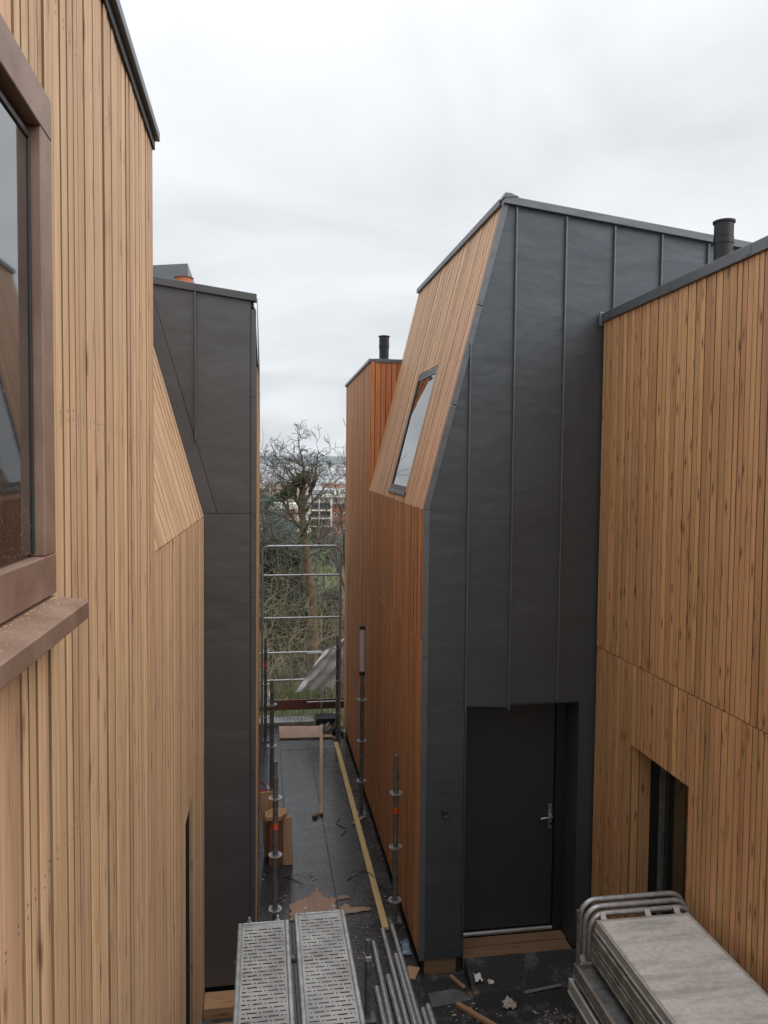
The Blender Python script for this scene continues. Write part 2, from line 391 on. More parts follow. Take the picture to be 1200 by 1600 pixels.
def slats(parent, mat, quad, nrm, pitch=.068, t=.026, gap=.015, seed=0, jit=.35, endgap=0.0, t_off=0.0, cuts=None, nails=()):
    """individual boards on a (bilinear) quad: (bottom0, bottom1, top0, top1); boards run bottom to top,
       cuts(u0m,u1m) -> list of (v0,v1) fractions kept"""
    rnd = random.Random(seed)
    b0, b1, t0, t1 = [Vector(p) for p in quad]; n = Vector(nrm).normalized()
    Wd = (b1 - b0).length; u = 0.0
    res = []; nmb = MB()
    while u < Wd - .004:
        wd = pitch * (1 + rnd.uniform(-jit, jit) * .55)
        if Wd - (u + wd) < .03: wd = Wd - u
        a = u + gap * .5; e = min(u + wd, Wd) - gap * .5
        for (va, vb) in (cuts(a, e) if cuts else [(0, 1)]):
            th = t + rnd.uniform(-.003, .002) * (1 if jit else 0)
            def P(um, v, h):
                f = um / Wd
                return (b0.lerp(b1, f)).lerp(t0.lerp(t1, f), v) + n * (h + t_off)
            ln = ((t0 - b0).length)
            bv = .0035
            bv = .0015; uc = min(.011, (e - a) * .25)
            sec = [(a + uc, 0), (a, th - bv), (a + bv, th), (e - bv, th), (e, th - bv), (e - uc, 0)]
            vs_ = [P(x, va, h) for x, h in sec] + [P(x, vb, h) for x, h in sec]
            fs = [(i, i + 1, i + 7, i + 6) for i in range(5)] + [tuple(range(5, -1, -1)), tuple(range(6, 12))]
            me = bpy.data.meshes.new('slat'); me.from_pydata([tuple(x) for x in vs_], [], fs); me.update()
            uvl = me.uv_layers.new(name='UVMap'); acc = [0, th, th + bv, th + e - a - bv, th + e - a, 2 * th + e - a]
            for lp in me.loops:
                i = lp.vertex_index
                uvl.data[lp.index].uv = (acc[i % 6], (va if i < 6 else vb) * ln)
            me.materials.append(M[mat])
            o = bpy.data.objects.new('slat', me); col.objects.link(o); adopt(o, parent); res.append(o)
            for nv in nails:
                vv = nv / ln
                if va < vv < vb:
                    c0_ = P((a + e) / 2 + rnd.uniform(-.006, .006), vv + rnd.uniform(-.01, .01) / ln, th + .0006); ux = (b1 - b0).normalized(); uy = (t0 - b0).normalized()
                    for dd_ in (-.011, .011):
                        cc_ = c0_ + uy * dd_ * rnd.uniform(.6, 1.3); nmb.poly([tuple(cc_ + (ux * math.cos(q * 1.047) + uy * math.sin(q * 1.047)) * .0032) for q in range(6)])
        u += wd
    if nmb.v:
        o = fixn(nmb.build('nail_heads', 'galvd')); adopt(o, parent); o['kind'] = 'stuff'
    return res
def fixn(o):
    import bmesh
    bm = bmesh.new(); bm.from_mesh(o.data); bmesh.ops.recalc_face_normals(bm, faces=bm.faces); bm.to_mesh(o.data); bm.free(); return o

# ------------------------------------------------------------------ ground, terrain
GZ = [(-60, -.2), (12.75, -.2), (13.6, -.95), (25, -3.0), (40, -5.4), (70, -9), (120, -13.5), (300, -23), (800, -34), (1400, -36), (2000, -26), (3000, 4), (4300, 48), (7500, 50)]
def gz(x, y):
    for (a, za_), (b_, zb) in zip(GZ, GZ[1:]):
        if y <= b_:
            f = max(0, (y - a) / (b_ - a)); return za_ + (zb - za_) * f
    return GZ[-1][1]
ys = [-60, -20, 0, 6, 12.75, 13.6, 16, 19, 22, 25, 30, 35, 40, 50, 60, 70, 90, 120, 160, 220, 300, 420, 600, 800, 1200, 1800, 2500, 3500, 5000, 7500]
xs = [-5000, -2500, -1200, -600, -300, -150, -80, -40, -20, -10, -5, 0, 5, 10, 15, 20, 40, 80, 150, 300, 600, 1200, 2500, 5000]
mb = MB()
for y in ys:
    for x in xs:
        d = .25 * mnoise.noise(Vector((x * .3, y * .3, 0))) if 14 < y < 300 else 0
        mb.v.append((x, y, gz(x, y) + d))
nx = len(xs)
for i in range(len(ys) - 1):
    for j in range(nx - 1):
        k = i * nx + j; mb.f.append((k, k + 1, k + nx + 1, k + nx))
tag(mb.build('ground', 'land', smooth=True), kind='structure')
# hills on the horizon
mb = MB(); nxh = 90; rows = [(4300, 0.0), (4700, .35), (5200, .8), (5600, 1.0), (6200, .9), (7000, .5)]
for (y, k_) in rows:
    for j in range(nxh + 1):
        x = -5000 + j * 120
        h = 92 + 16 * mnoise.noise(Vector((x * .0011 + 3.1, 0, 0))) + 7 * mnoise.noise(Vector((x * .006, 2, 0))) - .006 * (x - 250) * (1 if x > 0 else 0)
        mb.v.append((x, y + 120 * mnoise.noise(Vector((x * .002, y, 0))), 40 + h * k_ + 6 * mnoise.noise(Vector((x * .01, y * .01, 4)))))
for i in range(len(rows) - 1):
    for j in range(nxh):
        k = i * (nxh + 1) + j; mb.f.append((k, k + 1, k + nxh + 2, k + nxh + 1))
tag(mb.build('hill', 'hill', smooth=True), kind='structure')

# courtyard slab (bitumen) round the houses, and the walkway deck between them
tag(MB().box(-6, 9, -4, 12.6, -.6, -.15).build('courtyard_ground', 'bitumen'), kind='structure')
XL, XB, XC, YG, YL = -.455, 1.33, 2.86, 6.25, 6.2
deck = tag(MB().box(-.04, 1.295, 3.2, 12.55, -.149, -.021).build('walkway', 'membrane'), kind='structure')
rows_ = [3.2, 4.6, 7.15, 9.12, 11.45, 12.55]; cols_ = [-.04, .27, .72, 1.295]
for i in range(len(rows_) - 1):
    for j in range(3):
        g_ = .0008 + .0012 * random.random()
        dz = random.uniform(-.002, .003)
        p = MB().box(cols_[j] + g_, cols_[j + 1] - g_, rows_[i] + g_, rows_[i + 1] - g_, -.02, 0.0 + dz).build('panel', 'film', bevel=.002)
        adopt(p, deck)

# ------------------------------------------------------------------ house on the left, near (timber, tall, with the window)
T = Thing('timber_house', (-1.6, 3, -.15), 'pale larch slat house with brown framed window and leaning upper wall', 'house')
Y0 = 3.40; ZF = 3.80; ZT = 5.52; lean = .288
ZR = 5.6
XT = XL - lean * (ZR - ZF)
mb = MB()
mb.prism([(XL - .03, Y0 - .01, -.15), (XL - .03, Y0 - .01, ZT - .01), (-4.2, Y0 - .01, ZT - .01), (-4.2, Y0 - .01, -.15)], (0, 0, 0.0001)) if False else None
# tall near block with door niche left open, and window niche left open: built as wall strips
YW1, ZW0, ZW1 = 1.75, 3.885, 4.93            # window outer edge
body = MB()
body.box(-4.2, XL - .35, -1.5, Y0 - .012, -.15, ZT - .02)                      # core behind the niches
body.box(XL - .349, XL - .029, YW1 - .06, 4.70, -.15, ZF)                       # skins in front of it
body.box(XL - .349, XL - .029, YW1 - .06, Y0 - .012, ZF + .0005, ZT - .02)
body.box(XL - .349, XL - .029, -1.5, YW1 - .0605, -.15, ZW0 + .05)
body.box(XL - .349, XL - .029, -1.5, YW1 - .0605, ZW1 - .05, ZT - .02)
body.box(XL - .349, XL - .029, 4.7005, 5.185, 2.02, ZF)
body.box(XL - .349, XL - .029, 5.1855, YL - .01, -.15, ZF)
body.box(-4.2, XL - .35, Y0 - .0115, YL - .01, -.15, ZF)
body.prism([(XL - .03, Y0 - .0115, ZF + .001), (XT - .03, Y0 - .0115, ZR), (-4.2, Y0 - .0115, ZR), (-4.2, Y0 - .0115, ZF + .001)], (0, YL - Y0, 0))
wall = fixn(T.part(body, 'wall', 'void'))
def cutL(a, e):
    y = (a + e) / 2 - 1.0 + 0    # u=0 at Y=-1
    tot = ZF + .12
    return [(0, 1)]
H = ZT + .12; NL = (.7, 1.6, 2.5, 3.4, 4.40, 5.3)
def cut_left(a, e):
    y0_, y1_ = a - 1.0, e - 1.0
    if y0_ < YW1 - .002: return [(0, (ZW0 - .06 + .12) / H), ((ZW1 - .01 + .12) / H, 1)]
    return [(0, 1)]
slats(wall, 'larch', [(XL - .028, -1, -.12), (XL - .028, YW1, -.12), (XL - .028, -1, ZT), (XL - .028, YW1, ZT)], (1, 0, 0), seed=1, cuts=cut_left, pitch=.060, jit=.5, nails=NL)
slats(wall, 'larch', [(XL - .028, YW1, -.12), (XL - .028, Y0, -.12), (XL - .028, YW1, ZT), (XL - .028, Y0, ZT)], (1, 0, 0), seed=2, pitch=.060, jit=.5, nails=NL)
H2 = ZF + .12
slats(wall, 'larch', [(XL - .028, Y0, -.12), (XL - .028, 4.70, -.12), (XL - .028, Y0, ZF), (XL - .028, 4.70, ZF)], (1, 0, 0), seed=3, pitch=.060, jit=.5, nails=NL)
slats(wall, 'larch', [(XL - .028, 4.70, 2.01), (XL - .028, 5.185, 2.01), (XL - .028, 4.70, ZF), (XL - .028, 5.185, ZF)], (1, 0, 0), seed=4)
slats(wall, 'larch', [(XL - .028, 5.185, -.12), (XL - .028, YL - .004, -.12), (XL - .028, 5.185, ZF), (XL - .028, YL - .004, ZF)], (1, 0, 0), seed=5, pitch=.060, jit=.5, nails=NL)
sw = T.part(MB().poly([(XL - .028, Y0, ZF + .004), (XL - .028, YL - .01, ZF + .004), (XT - .028, YL - .01, ZR), (XT - .028, Y0, ZR)]), 'sloped_wall', 'void')
nl = Vector((1, 0, lean)).normalized()
slats(sw, 'larch', [(XL - .028, Y0, ZF + .004), (XL - .028, YL - .004, ZF + .004), (XT - .024, Y0, ZR), (XT - .024, YL - .004, ZR)], nl, seed=6)
# roof edge: black membrane band then zinc cap
T.part(MB().box(XL - .028, XL + .007, -1.5, Y0 + .004, ZT - .018, ZT + .018), 'membrane_strip', 'rubber')
T.part(MB().box(XL - .10, XL + .026, -1.5, Y0 + .012, ZT + .019, ZT + .058), 'roof_edge', 'flash', bevel=.004)
T.part(MB().box(-4.2, XL - .101, -1.5, Y0 - .012, ZT - .019, ZT + .04), 'roof', 'flash')
T.part(MB().box(-4.2, XT - .03, Y0 - .011, YL - .01, ZR + .001, ZR + .03), 'roof', 'flash')
# window
wn = T.part(MB().box(XL - .02, XL + .013, YW1 - .08, YW1, ZW0 + .09, ZW1 - .085), 'window', 'brown', bevel=.003)        # far jamb
sub = lambda mb_, n, mat, **k: T.part(mb_, n, mat, parent=wn, **k)
sub(MB().box(XL - .02, XL + .0135, -1.2, YW1 + .001, ZW1 - .0845, ZW1), 'frame', 'brown', bevel=.003)
sub(MB().box(XL - .02, XL + .0135, -1.2, YW1 + .001, ZW0 + .003, ZW0 + .0895), 'frame', 'brown', bevel=.003)
sub(MB().box(XL - .06, XL - .0205, YW1 - .0795, YW1 - .03, ZW0 + .06, ZW1 - .05), 'reveal', 'brownd')
sub(MB().box(XL - .06, XL - .0205, -1.2, YW1 - .0800, ZW1 - .10, ZW1 - .05), 'reveal', 'brownd')
sub(MB().box(XL - .06, XL - .0205, -1.2, YW1 - .0800, ZW0 + .05, ZW0 + .096), 'reveal', 'brown')
sub(MB().box(XL - .05, XL - .007, YW1 - .089, YW1 - .0805, ZW0 + .097, ZW1 - .101), 'sash', 'gasket', bevel=.002)
sub(MB().box(XL - .05, XL - .007, -1.2, YW1 - .0895, ZW1 - .115, ZW1 - .101), 'sash', 'gasket', bevel=.002)
sub(MB().box(XL - .02, XL - .011, -1.2, YW1 - .0895, ZW0 + .097, ZW1 - .1155), 'pane', 'dglass')
sill = sub(MB().prism([(XL - .02, YW1 + .012, ZW0 + .002), (XL + .078, YW1 + .012, ZW0 - .018), (XL + .078, YW1 + .012, ZW0 - .055), (XL + .068, YW1 + .012, ZW0 - .055), (XL + .068, YW1 + .012, ZW0 - .026), (XL - .02, YW1 + .012, ZW0 - .008)], (0, -2.9, 0)), 'sill', 'brown', bevel=.002)
fixn(sill)
# sawdust on the sill
rs = random.Random(3); mb = MB()
for k in range(650):
    y = YW1 - rs.random() ** 1.3 * 1.0; fx = rs.random() ** 3.2
    x = XL + .014 + fx * .058; z = ZW0 + .0028 - (x - XL + .02) / .098 * .02
    q = rs.uniform(.0008, .0028); a = rs.random() * 6
    mb.poly([(x + q * math.cos(a), y + q * math.sin(a), z + .0004), (x + q * math.cos(a + 2), y + q * math.sin(a + 2), z + .001), (x + q * math.cos(a + 4), y + q * math.sin(a + 4), z + .0006)])
tag(mb.build('sawdust', 'batten'), 'fine sawdust scattered on the brown window sill', 'sawdust', kind='stuff')
# door niche
dn_ = T.part(MB().box(XL - .20, XL - .16, 4.7005, 5.1845, -.149, 2.0195), 'door', 'void')

# ------------------------------------------------------------------ house on the left, behind (zinc gable)
T = Thing('zinc_house', (-1.5, 8, -.15), 'narrow grey brown zinc gable rising beside the leaning larch wall', 'house')
XE = -.052
def ztop(x): return 5.549 + (-.054 - x) * .127
xl = -4.0
gab = T.part(MB().prism([(xl, YL + .05, -.15), (XE - .012, YL + .05, -.15), (XE - .012, YL + .05, ztop(XE) - .08), (xl, YL + .05, ztop(xl) - .08)], (0, 6.25, 0)), 'wall', 'void')
fixn(gab)
def panel(T, par, pts, y, mat, d=.012, name='panel'):
    o = T.part(MB().prism([(x, y, z) for x, z in pts], (0, d, 0)), name, mat, parent=par); fixn(o)
    md = o.modifiers.new('bevel', 'BEVEL'); md.width = .002; md.segments = 1; md.limit_method = 'ANGLE'
    return o
def xs_(z, off=0): return XL - lean * (z - ZF) + off
jo = .109                                                # diagonal strip width
zt_ = lambda x: ztop(x) - .02
g2 = .0015
xa = -.52
# panels: diagonal strip, upper left triangle, upper right, lower
panel(T, gab, [(xs_(3.832) , 3.832), (xs_(3.832, jo), 3.832), (xs_(5.65, jo), 5.65), (xs_(5.65), 5.65)], YL, 'zincw')
zs = ZF + (XL + jo - xa) / lean
panel(T, gab, [(xs_(zs, jo + .003), zs), (xa, zs + .006), (xa, zt_(xa)), (xs_(5.65, jo + .003), 5.65)], YL, 'zincw')
panel(T, gab, [(xs_(3.832, jo + .003), 3.832), (-.094, 3.832), (-.094, zt_(-.094)), (xa + .003, zt_(xa)), (xa + .003, zs)], YL, 'zincw')
panel(T, gab, [(XL - .02, -.03), (-.094, -.03), (-.094, 3.829), (XL - .02, 3.829)], YL, 'zincw')
panel(T, gab, [(xl, -.03), (XL - .023, -.03), (XL - .023, 3.8), (xl, 3.8)], YL + .012, 'zincw')
panel(T, gab, [(xl, 3.803), (xs_(3.81) - .0, 3.803), (xs_(5.65) - .003, 5.65), (xl, 5.9)], YL + .002, 'zincw')
T.part(MB().box(xa - .006, xa + .008, YL - .024, YL - .001, 4.405, zt_(xa)), 'seam', 'zincw', parent=gab, bevel=.003)
zz = [-.03, 1.7, 3.15, 4.75, 5.44]
for a, b_ in zip(zz, zz[1:]):
    T.part(MB().box(-.0925, XE, YL - .008, YL + .045, a + .001, b_ - .001), 'corner_flashing', 'zincw', parent=gab, bevel=.003)
re = T.part(MB().prism([(xl, YL - .03, ztop(xl) - .05), (XE + .004, YL - .03, ztop(XE) - .05), (XE + .004, YL - .03, ztop(XE) + .008), (xl, YL - .03, ztop(xl) + .008)], (0, .07, 0)), 'roof_edge', 'zincw', bevel=.003); fixn(re)
rf = T.part(MB().prism([(xl, YL + .041, ztop(xl) - .079), (XE - .02, YL + .041, ztop(XE) - .079), (XE - .02, YL + .041, ztop(XE) - .02), (xl, YL + .041, ztop(xl) - .02)], (0, 6.2, 0)), 'roof', 'zincw'); fixn(rf)
sd_ = T.part(MB().box(XE - .011, XE - .006, YL + .055, 12.45, -.1, 5.46), 'side_wall', 'rubber')
slats(sd_, 'larch', [(XE - .006, YL + .06, -.1), (XE - .006, 12.42, -.1), (XE - .006, YL + .06, 5.0), (XE - .006, 12.42, 5.42)], (1, 0, 0), t=.014, seed=9)
T.part(MB().prism([(XE + .009, YL + .06, 5.54), (XE + .012, YL + .06, 5.46), (XE + .014, YL + 3.0, 4.6), (XE + .014, YL + 4.0, 5.52)], (-.005, 0, 0)), 'membrane_strip', 'rubber')
# raised roof piece and its terracotta vent
up = T.part(MB().prism([(-1.75, 8.6, 5.62), (-.79, 8.6, 5.60), (-.80, 8.6, 6.40), (-1.75, 8.6, 6.30)], (0, 1.4, 0)), 'roof_upstand', 'flash'); fixn(up)
T.part(MB().tube([(-.80, 8.2, 5.55), (-.80, 8.2, 6.135), (-.80, 8.2, 6.145)], [.085, .085, .10], 14), 'vent_pot', 'terra', smooth=True)
# timber sole plate under the zinc
o = uvbox(MB().box(-.452, -.06, 5.98, 6.18, -.149, -.055).build('timber_beam', 'timber', bevel=.004), 0)
tag(o, 'sawn timber beam on the ground under the narrow zinc gable', 'beam')
o = uvbox(MB().box(-.43, -.08, 5.62, 5.86, -.149, -.09).build('timber_beam', 'timber', bevel=.004), 0)
tag(o, 'short sawn timber beam in front of another at the narrow gable', 'beam')

# ------------------------------------------------------------------ house on the right (zinc gable, leaning larch side, door)
T = Thing('zinc_house', (3.2, 8, -.15), 'dark zinc gabled house with entrance door and orange larch side wall', 'house')
Y2, YE = 9.6, 12.42; ZB = 3.862; ZB2 = 3.956; SE = 2.74
A0, A1, A2, A3 = Vector((XB, YG, ZB)), Vector((XB, Y2, ZB2)), Vector((1.985, YG, 6.44)), Vector((1.942, Y2, 6.464))
def rtop(x): return 6.44 - .115 * (x - 1.985)
XR = 6.0
body = MB()
body.prism([(XB + .03, 6.60, -.15), (XB + .03, 6.60, ZB), (2.02, 6.60, 6.40), (XR, 6.60, rtop(XR) - .04), (XR, 6.60, -.15)], (0, Y2 - 6.6 - .001, 0))
body.box(XB + .03, 1.706, YG + .03, 6.599, -.15, ZB - .02)
body.box(2.741, XR, YG + .03, 6.599, -.15, 5.9)
body.box(1.7065, 2.7405, YG + .03, 6.599, 2.20, 5.0)
body.box(XB + .03, XR, Y2, YE, -.15, 5.54)
wall = fixn(T.part(body, 'wall', 'void'))
n_b = (-1, 0, 0)
# lower boards below the joint, upper boards above it (normal to -X)
slats(wall, 'larch_b', [(XB + .028, YE, .02), (XB + .028, YG + .002, .02), (XB + .028, YE, SE - .005), (XB + .028, YG + .002, SE - .005)], n_b, seed=11, t=.030)
slats(wall, 'larch_b', [(XB + .028, Y2, SE + .003), (XB + .028, YG + .002, SE + .003), (XB + .028, Y2, ZB2), (XB + .028, YG + .002, ZB)], n_b, seed=12)
slats(wall, 'larch_b', [(XB + .028, YE, SE + .003), (XB + .028, Y2, SE + .003), (XB + .028, YE, 5.56), (XB + .028, Y2, 5.56)], n_b, seed=13)
# return face of the far block
rw = T.part(MB().box(XB + .01, 2.6, Y2 - .004, Y2 - .0005, ZB2, 5.55), 'return_wall', 'void')
slats(rw, 'larch_r', [(XB + .003, Y2 - .004, ZB2 - .05), (2.05, Y2 - .004, ZB2 - .05), (XB + .003, Y2 - .004, 5.56), (2.05, Y2 - .004, 5.56)], (0, -1, 0), seed=14, t=.018, gap=.007)
# leaning wall with window
sw = fixn(T.part(MB().prism([A0 + Vector((.06, .03, 0)), A1 + Vector((.06, -.012, 0)), A3 + Vector((.06, -.012, -.02)), A2 + Vector((.06, .03, -.02))], (.05, 0, -.01)), 'leaning_wall', 'void'))
nb = (A1 - A0).cross(A2 - A0).normalized()
if nb.x > 0: nb = -nb
Wd = (A1 - A0).length
def bil(f, v): return A0.lerp(A1, f).lerp(A2.lerp(A3, f), v)
def ray(px, py): return F + RR * ((px - 600) / 1200) - UU * ((py - 800) / 1200)
fa, fb, va, vb = 0.2973, 0.5667, 0.0395, 0.5170      # window edges along and up the leaning wall
def cutb(a, e):
    m_ = (a + e) / 2 / Wd
    if fa < m_ < fb: return [(0, va), (vb, 1)]
    return [(0, 1)]
slats(sw, 'larch_l', [A0, A1, A2, A3], nb, seed=15, cuts=cutb, t_off=-.026, gap=.010)
def wbox(f0, f1, v0, v1, h0, h1):
    c = [bil(f0, v0), bil(f1, v0), bil(f1, v1), bil(f0, v1)]
    return MB().prism([p + nb * h1 for p in c], nb * (h0 - h1))
ft, vt = .04 / Wd, .05 / 2.66
wn = fixn(T.part(wbox(fa + ft + .0005, fb - ft - .0005, va + vt * 1.02, vb - vt * 1.02, -.030, -.014), 'window', 'glass'))
for q in ((fa, fa + ft, va, vb), (fb - ft, fb, va, vb), (fa + ft + .0003, fb - ft - .0003, va, va + vt), (fa + ft + .0003, fb - ft - .0003, vb - vt, vb)):
    fixn(T.part(wbox(*q, -.040, -.004), 'frame', 'gasket', parent=wn, bevel=.003))
fixn(T.part(wbox(fa - .01, fb + .01, va - .016, va - .001, -.02, .016), 'sill', 'flash', parent=wn, bevel=.003))
fixn(T.part(wbox(fa + ft, fb - ft, vb - vt * 1.5, vb - vt * 1.02, -.0138, -.006), 'blind_box', 'flash', parent=wn, bevel=.003))
# zinc gable panels
gab = T.part(MB().box(2.1, XR, YG + .0125, YG + .016, 2.25, 5.8), 'gable_wall', 'void')
def zi(x): return ZB + (x - XB) / (1.985 - XB) * (6.44 - ZB)
s = [1.70, 2.08, 2.515, 2.948, 3.378, 3.81, 4.24, 4.67, 5.1, 5.53, XR]
gp = .0015
panel(T, gab, [(XB + .002, .0), (s[0] - gp, .0), (s[0] - gp, zi(s[0])), (XB + .002, ZB)], YG, 'zinc')
panel(T, gab, [(s[0] + gp, .0), (1.72, .0), (1.72, 2.19), (s[1] - gp, 2.17), (s[1] - gp, rtop(s[1]) - .01), (1.985, 6.43), (s[0] + gp, zi(s[0]))], YG, 'zinc')
panel(T, gab, [(s[1] + gp, 2.20), (s[2] - gp, 2.20), (s[2] - gp, rtop(s[2]) - .01), (s[1] + gp, rtop(s[1]) - .01)], YG, 'zinc')
panel(T, gab, [(s[2] + gp, 2.195), (2.727, 2.195), (2.727, .0), (XC + .02, .0), (XC + .02, 2.6), (s[3] - gp, 2.6), (s[3] - gp, rtop(s[3]) - .01), (s[2] + gp, rtop(s[2]) - .01)], YG, 'zinc')
for a, b_ in zip(s[3:], s[4:]):
    panel(T, gab, [(a + gp, 2.6), (b_ - gp, 2.6), (b_ - gp, rtop(b_) - .01), (a + gp, rtop(a) - .01)], YG, 'zinc')
for i, x in enumerate(s[:-1]):
    z0 = 2.15 if i < 2 else 2.21 if i == 2 else 2.62
    z1 = zi(x) - .07 if i == 0 else rtop(x) - .05
    wob = [(x + .003 * mnoise.noise(Vector((i * 3.3, k * .9, 0))), YG - .013, z0 + (z1 - z0) * k / 10) for k in range(11)]
    mbs = MB()
    for k in range(11):
        p = wob[k]; mbs.v += [(p[0] - .006, YG + .001, p[2]), (p[0] - .005, YG - .026, p[2]), (p[0] + .007, YG - .026, p[2]), (p[0] + .008, YG + .001, p[2])]
    for k in range(10):
        for j in range(4):
            a = k * 4 + j; b_ = k * 4 + (j + 1) % 4; mbs.f.append((a, b_, b_ + 4, a + 4))
    mbs.f += [(3, 2, 1, 0), (40, 41, 42, 43)]
    fixn(T.part(mbs, 'seam', 'flash', parent=gab, bevel=.003))  # same zinc as the panels; lighter colour paints in the light seams catch
# corner flashing: vertical run, leaning run in lengths
def strip(p, q, wdt, y0, y1):
    p, q = Vector(p), Vector(q)
    d = (q - p).normalized(); nrm = Vector((d.z, 0, -d.x))
    return MB().prism([(p.x, y0, p.z), (p.x + nrm.x * wdt, y0, p.z + nrm.z * wdt), (q.x + nrm.x * wdt, y0, q.z + nrm.z * wdt), (q.x, y0, q.z)], (0, y1 - y0, 0))
zz = [0, 1.25, 2.6, ZB - .005]
for a, b_ in zip(zz, zz[1:]):
    fixn(T.part(MB().box(XB - .006, XB + .045, YG - .012, YG + .001, a + .002, b_ - .001), 'corner_flashing', 'flash', parent=gab, bevel=.003))
fr = [0, .34, .66, 1.0]
for a, b_ in zip(fr, fr[1:]):
    P0, P1 = A0.lerp(A2, a + .002), A0.lerp(A2, b_ - .001)
    fixn(T.part(strip((P0.x - .012, 0, P0.z), (P1.x - .012, 0, P1.z), .05, YG - .014, YG + .012), 'corner_flashing', 'flash', parent=gab, bevel=.003))
# roof edges
r1 = fixn(T.part(MB().prism([(1.965, YG - .04, 6.40), (XR, YG - .04, rtop(XR) - .045), (XR, YG - .04, rtop(XR) + .02), (1.965, YG - .04, 6.465)], (0, .10, 0)), 'roof_edge', 'flash', bevel=.004))
fixn(T.part(MB().prism([(1.955, YG - .045, 6.441), (2.09, YG - .045, 6.455), (2.02, YG - .045, 6.482), (1.97, YG - .045, 6.485)], (0, .12, 0)), 'fold', 'flash', parent=r1, bevel=.004))
c0, c1 = A2 + Vector((-.035, .061, -.03)), A3 + Vector((-.035, 0, -.03))
fixn(T.part(MB().prism([c0, c0 + Vector((.09, 0, 0)), c0 + Vector((.09, 0, .055)), c0 + Vector((0, 0, .055))], c1 - c0), 'roof_edge', 'flash', bevel=.004))
fixn(T.part(MB().prism([(2.045, YG + .062, 6.38), (XR, YG + .062, rtop(XR) - .05), (XR, YG + .062, rtop(XR) - .01), (2.045, YG + .062, 6.43)], (0, Y2 - YG - .07, 0)), 'roof', 'flash'))
T.part(MB().box(XB - .02, XB + .06, Y2 - .02, YE + .01, 5.561, 5.60), 'roof_edge', 'flash', bevel=.003)
T.part(MB().box(XB + .0605, 2.6, Y2 - .035, Y2 + .05, 5.555, 5.60), 'roof_edge', 'flash', bevel=.003)
T.part(MB().box(XB + .061, XR, Y2 + .051, YE, 5.541, 5.57), 'roof', 'flash')
T.part(MB().box(1.78, 1.98, 10.2, 10.5, 5.571, 5.66), 'roof_hatch', 'flash', bevel=.004)
# flue on the far block
def flue(T, x, y, z0, z1, r, name='flue'):
    h = z1 - z0
    f_ = T.part(MB().tube([(x, y, z0), (x, y, z1 - .30 * h)], r * .96, 20), name, 'black', smooth=True)
    T.part(MB().tube([(x, y, z1 - .30 * h - .004), (x, y, z1 - .31 * h - .0), (x, y, z1 - .22 * h)], [r * 1.04, r * 1.04, r * 1.04], 20), 'collar', 'black', parent=f_, smooth=True)
    T.part(MB().tube([(x, y, z1 - .215 * h), (x, y, z1 - .03 * h)], r, 20), 'cowl', 'black', parent=f_, smooth=True)
    T.part(MB().tube([(x, y, z1 - .03 * h), (x, y, z1 - .028 * h), (x, y, z1)], [r * 1.02, r * 1.14, r * 1.16], 20), 'rim', 'black', parent=f_, smooth=True)
    T.part(MB().tube([(x, y, z0 + .2 * h), (x, y, z0 + .23 * h)], r * 1.03, 20), 'collar', 'black', parent=f_, smooth=True)
    return f_
flue(T, 1.72, 11.0, 5.57, 6.14, .072)
# door
YD = 6.56
dr_ = T.part(MB().box(1.745, 2.632, YD, YD + .04, .035, 2.16), 'door', 'door', bevel=.003)
T.part(MB().box(2.639, 2.726, YD - .03, YD + .038, -.02, 2.198), 'door_frame', 'gasket', bevel=.003)
T.part(MB().box(1.7205, 1.743, YD - .03, YD + .038, -.02, 2.198), 'door_frame', 'gasket', bevel=.003)
T.part(MB().box(1.7435, 2.6335, YD - .03, YD + .038, 2.162, 2.198), 'door_frame', 'gasket')
T.part(MB().box(1.7205, 2.7265, YG + .014, YD - .031, 2.185, 2.199), 'soffit', 'zinc')
T.part(MB().box(2.7275, 2.74, YG + .013, YD + .03, -.02, 2.195), 'reveal', 'zinc')
T.part(MB().box(1.707, 1.7195, YG + .013, YD + .03, -.02, 2.195), 'reveal', 'zinc')
T.part(MB().tube([(1.75, YD - .02, .012), (2.63, YD - .02, .012)], .02, 10), 'threshold', 'steelsill', parent=dr_, smooth=True)
# handle: backplate, lever
T.part(MB().box(2.585, 2.622, YD - .010, YD - .001, .935, 1.165), 'backplate', 'handle', parent=dr_, bevel=.006)
T.part(MB().tube([(2.604, YD - .01, 1.06), (2.604, YD - .05, 1.06), (2.585, YD - .058, 1.06), (2.54, YD - .058, 1.058), (2.495, YD - .056, 1.052)], [.011, .011, .011, .010, .008], 10), 'lever', 'handle', parent=dr_, smooth=True)
T.part(MB().tube([(2.604, YD - .022, .985), (2.604, YD - .0101, .985)], .012, 10), 'key_cylinder', 'gasket', parent=dr_, smooth=True)
# timber step under the door
o = uvbox(MB().box(1.725, 2.72, YG + .16, YD - .035, -.149, -.012).build('door_step', 'oldtimber', bevel=.004), 0); adopt(o, T.o)
o = uvbox(MB().box(1.725, 2.72, YG + .01, YG + .158, -.149, -.028).build('door_step', 'oldtimber', bevel=.004), 0); adopt(o, T.o)
o = uvbox(MB().box(XB + .05, 1.66, YG + .02, YG + .06, -.149, -.004).build('sole_plate', 'oldtimber', bevel=.004), 0); adopt(o, T.o)
# bell box
bl = T.part(MB().box(1.515, 1.565, YG - .022, YG - .0005, 1.238, 1.302), 'doorbell', 'gasket', bevel=.004)
T.part(MB().box(1.522, 1.558, YG - .0245, YG - .0225, 1.246, 1.264), 'button', 'galvd', parent=bl)

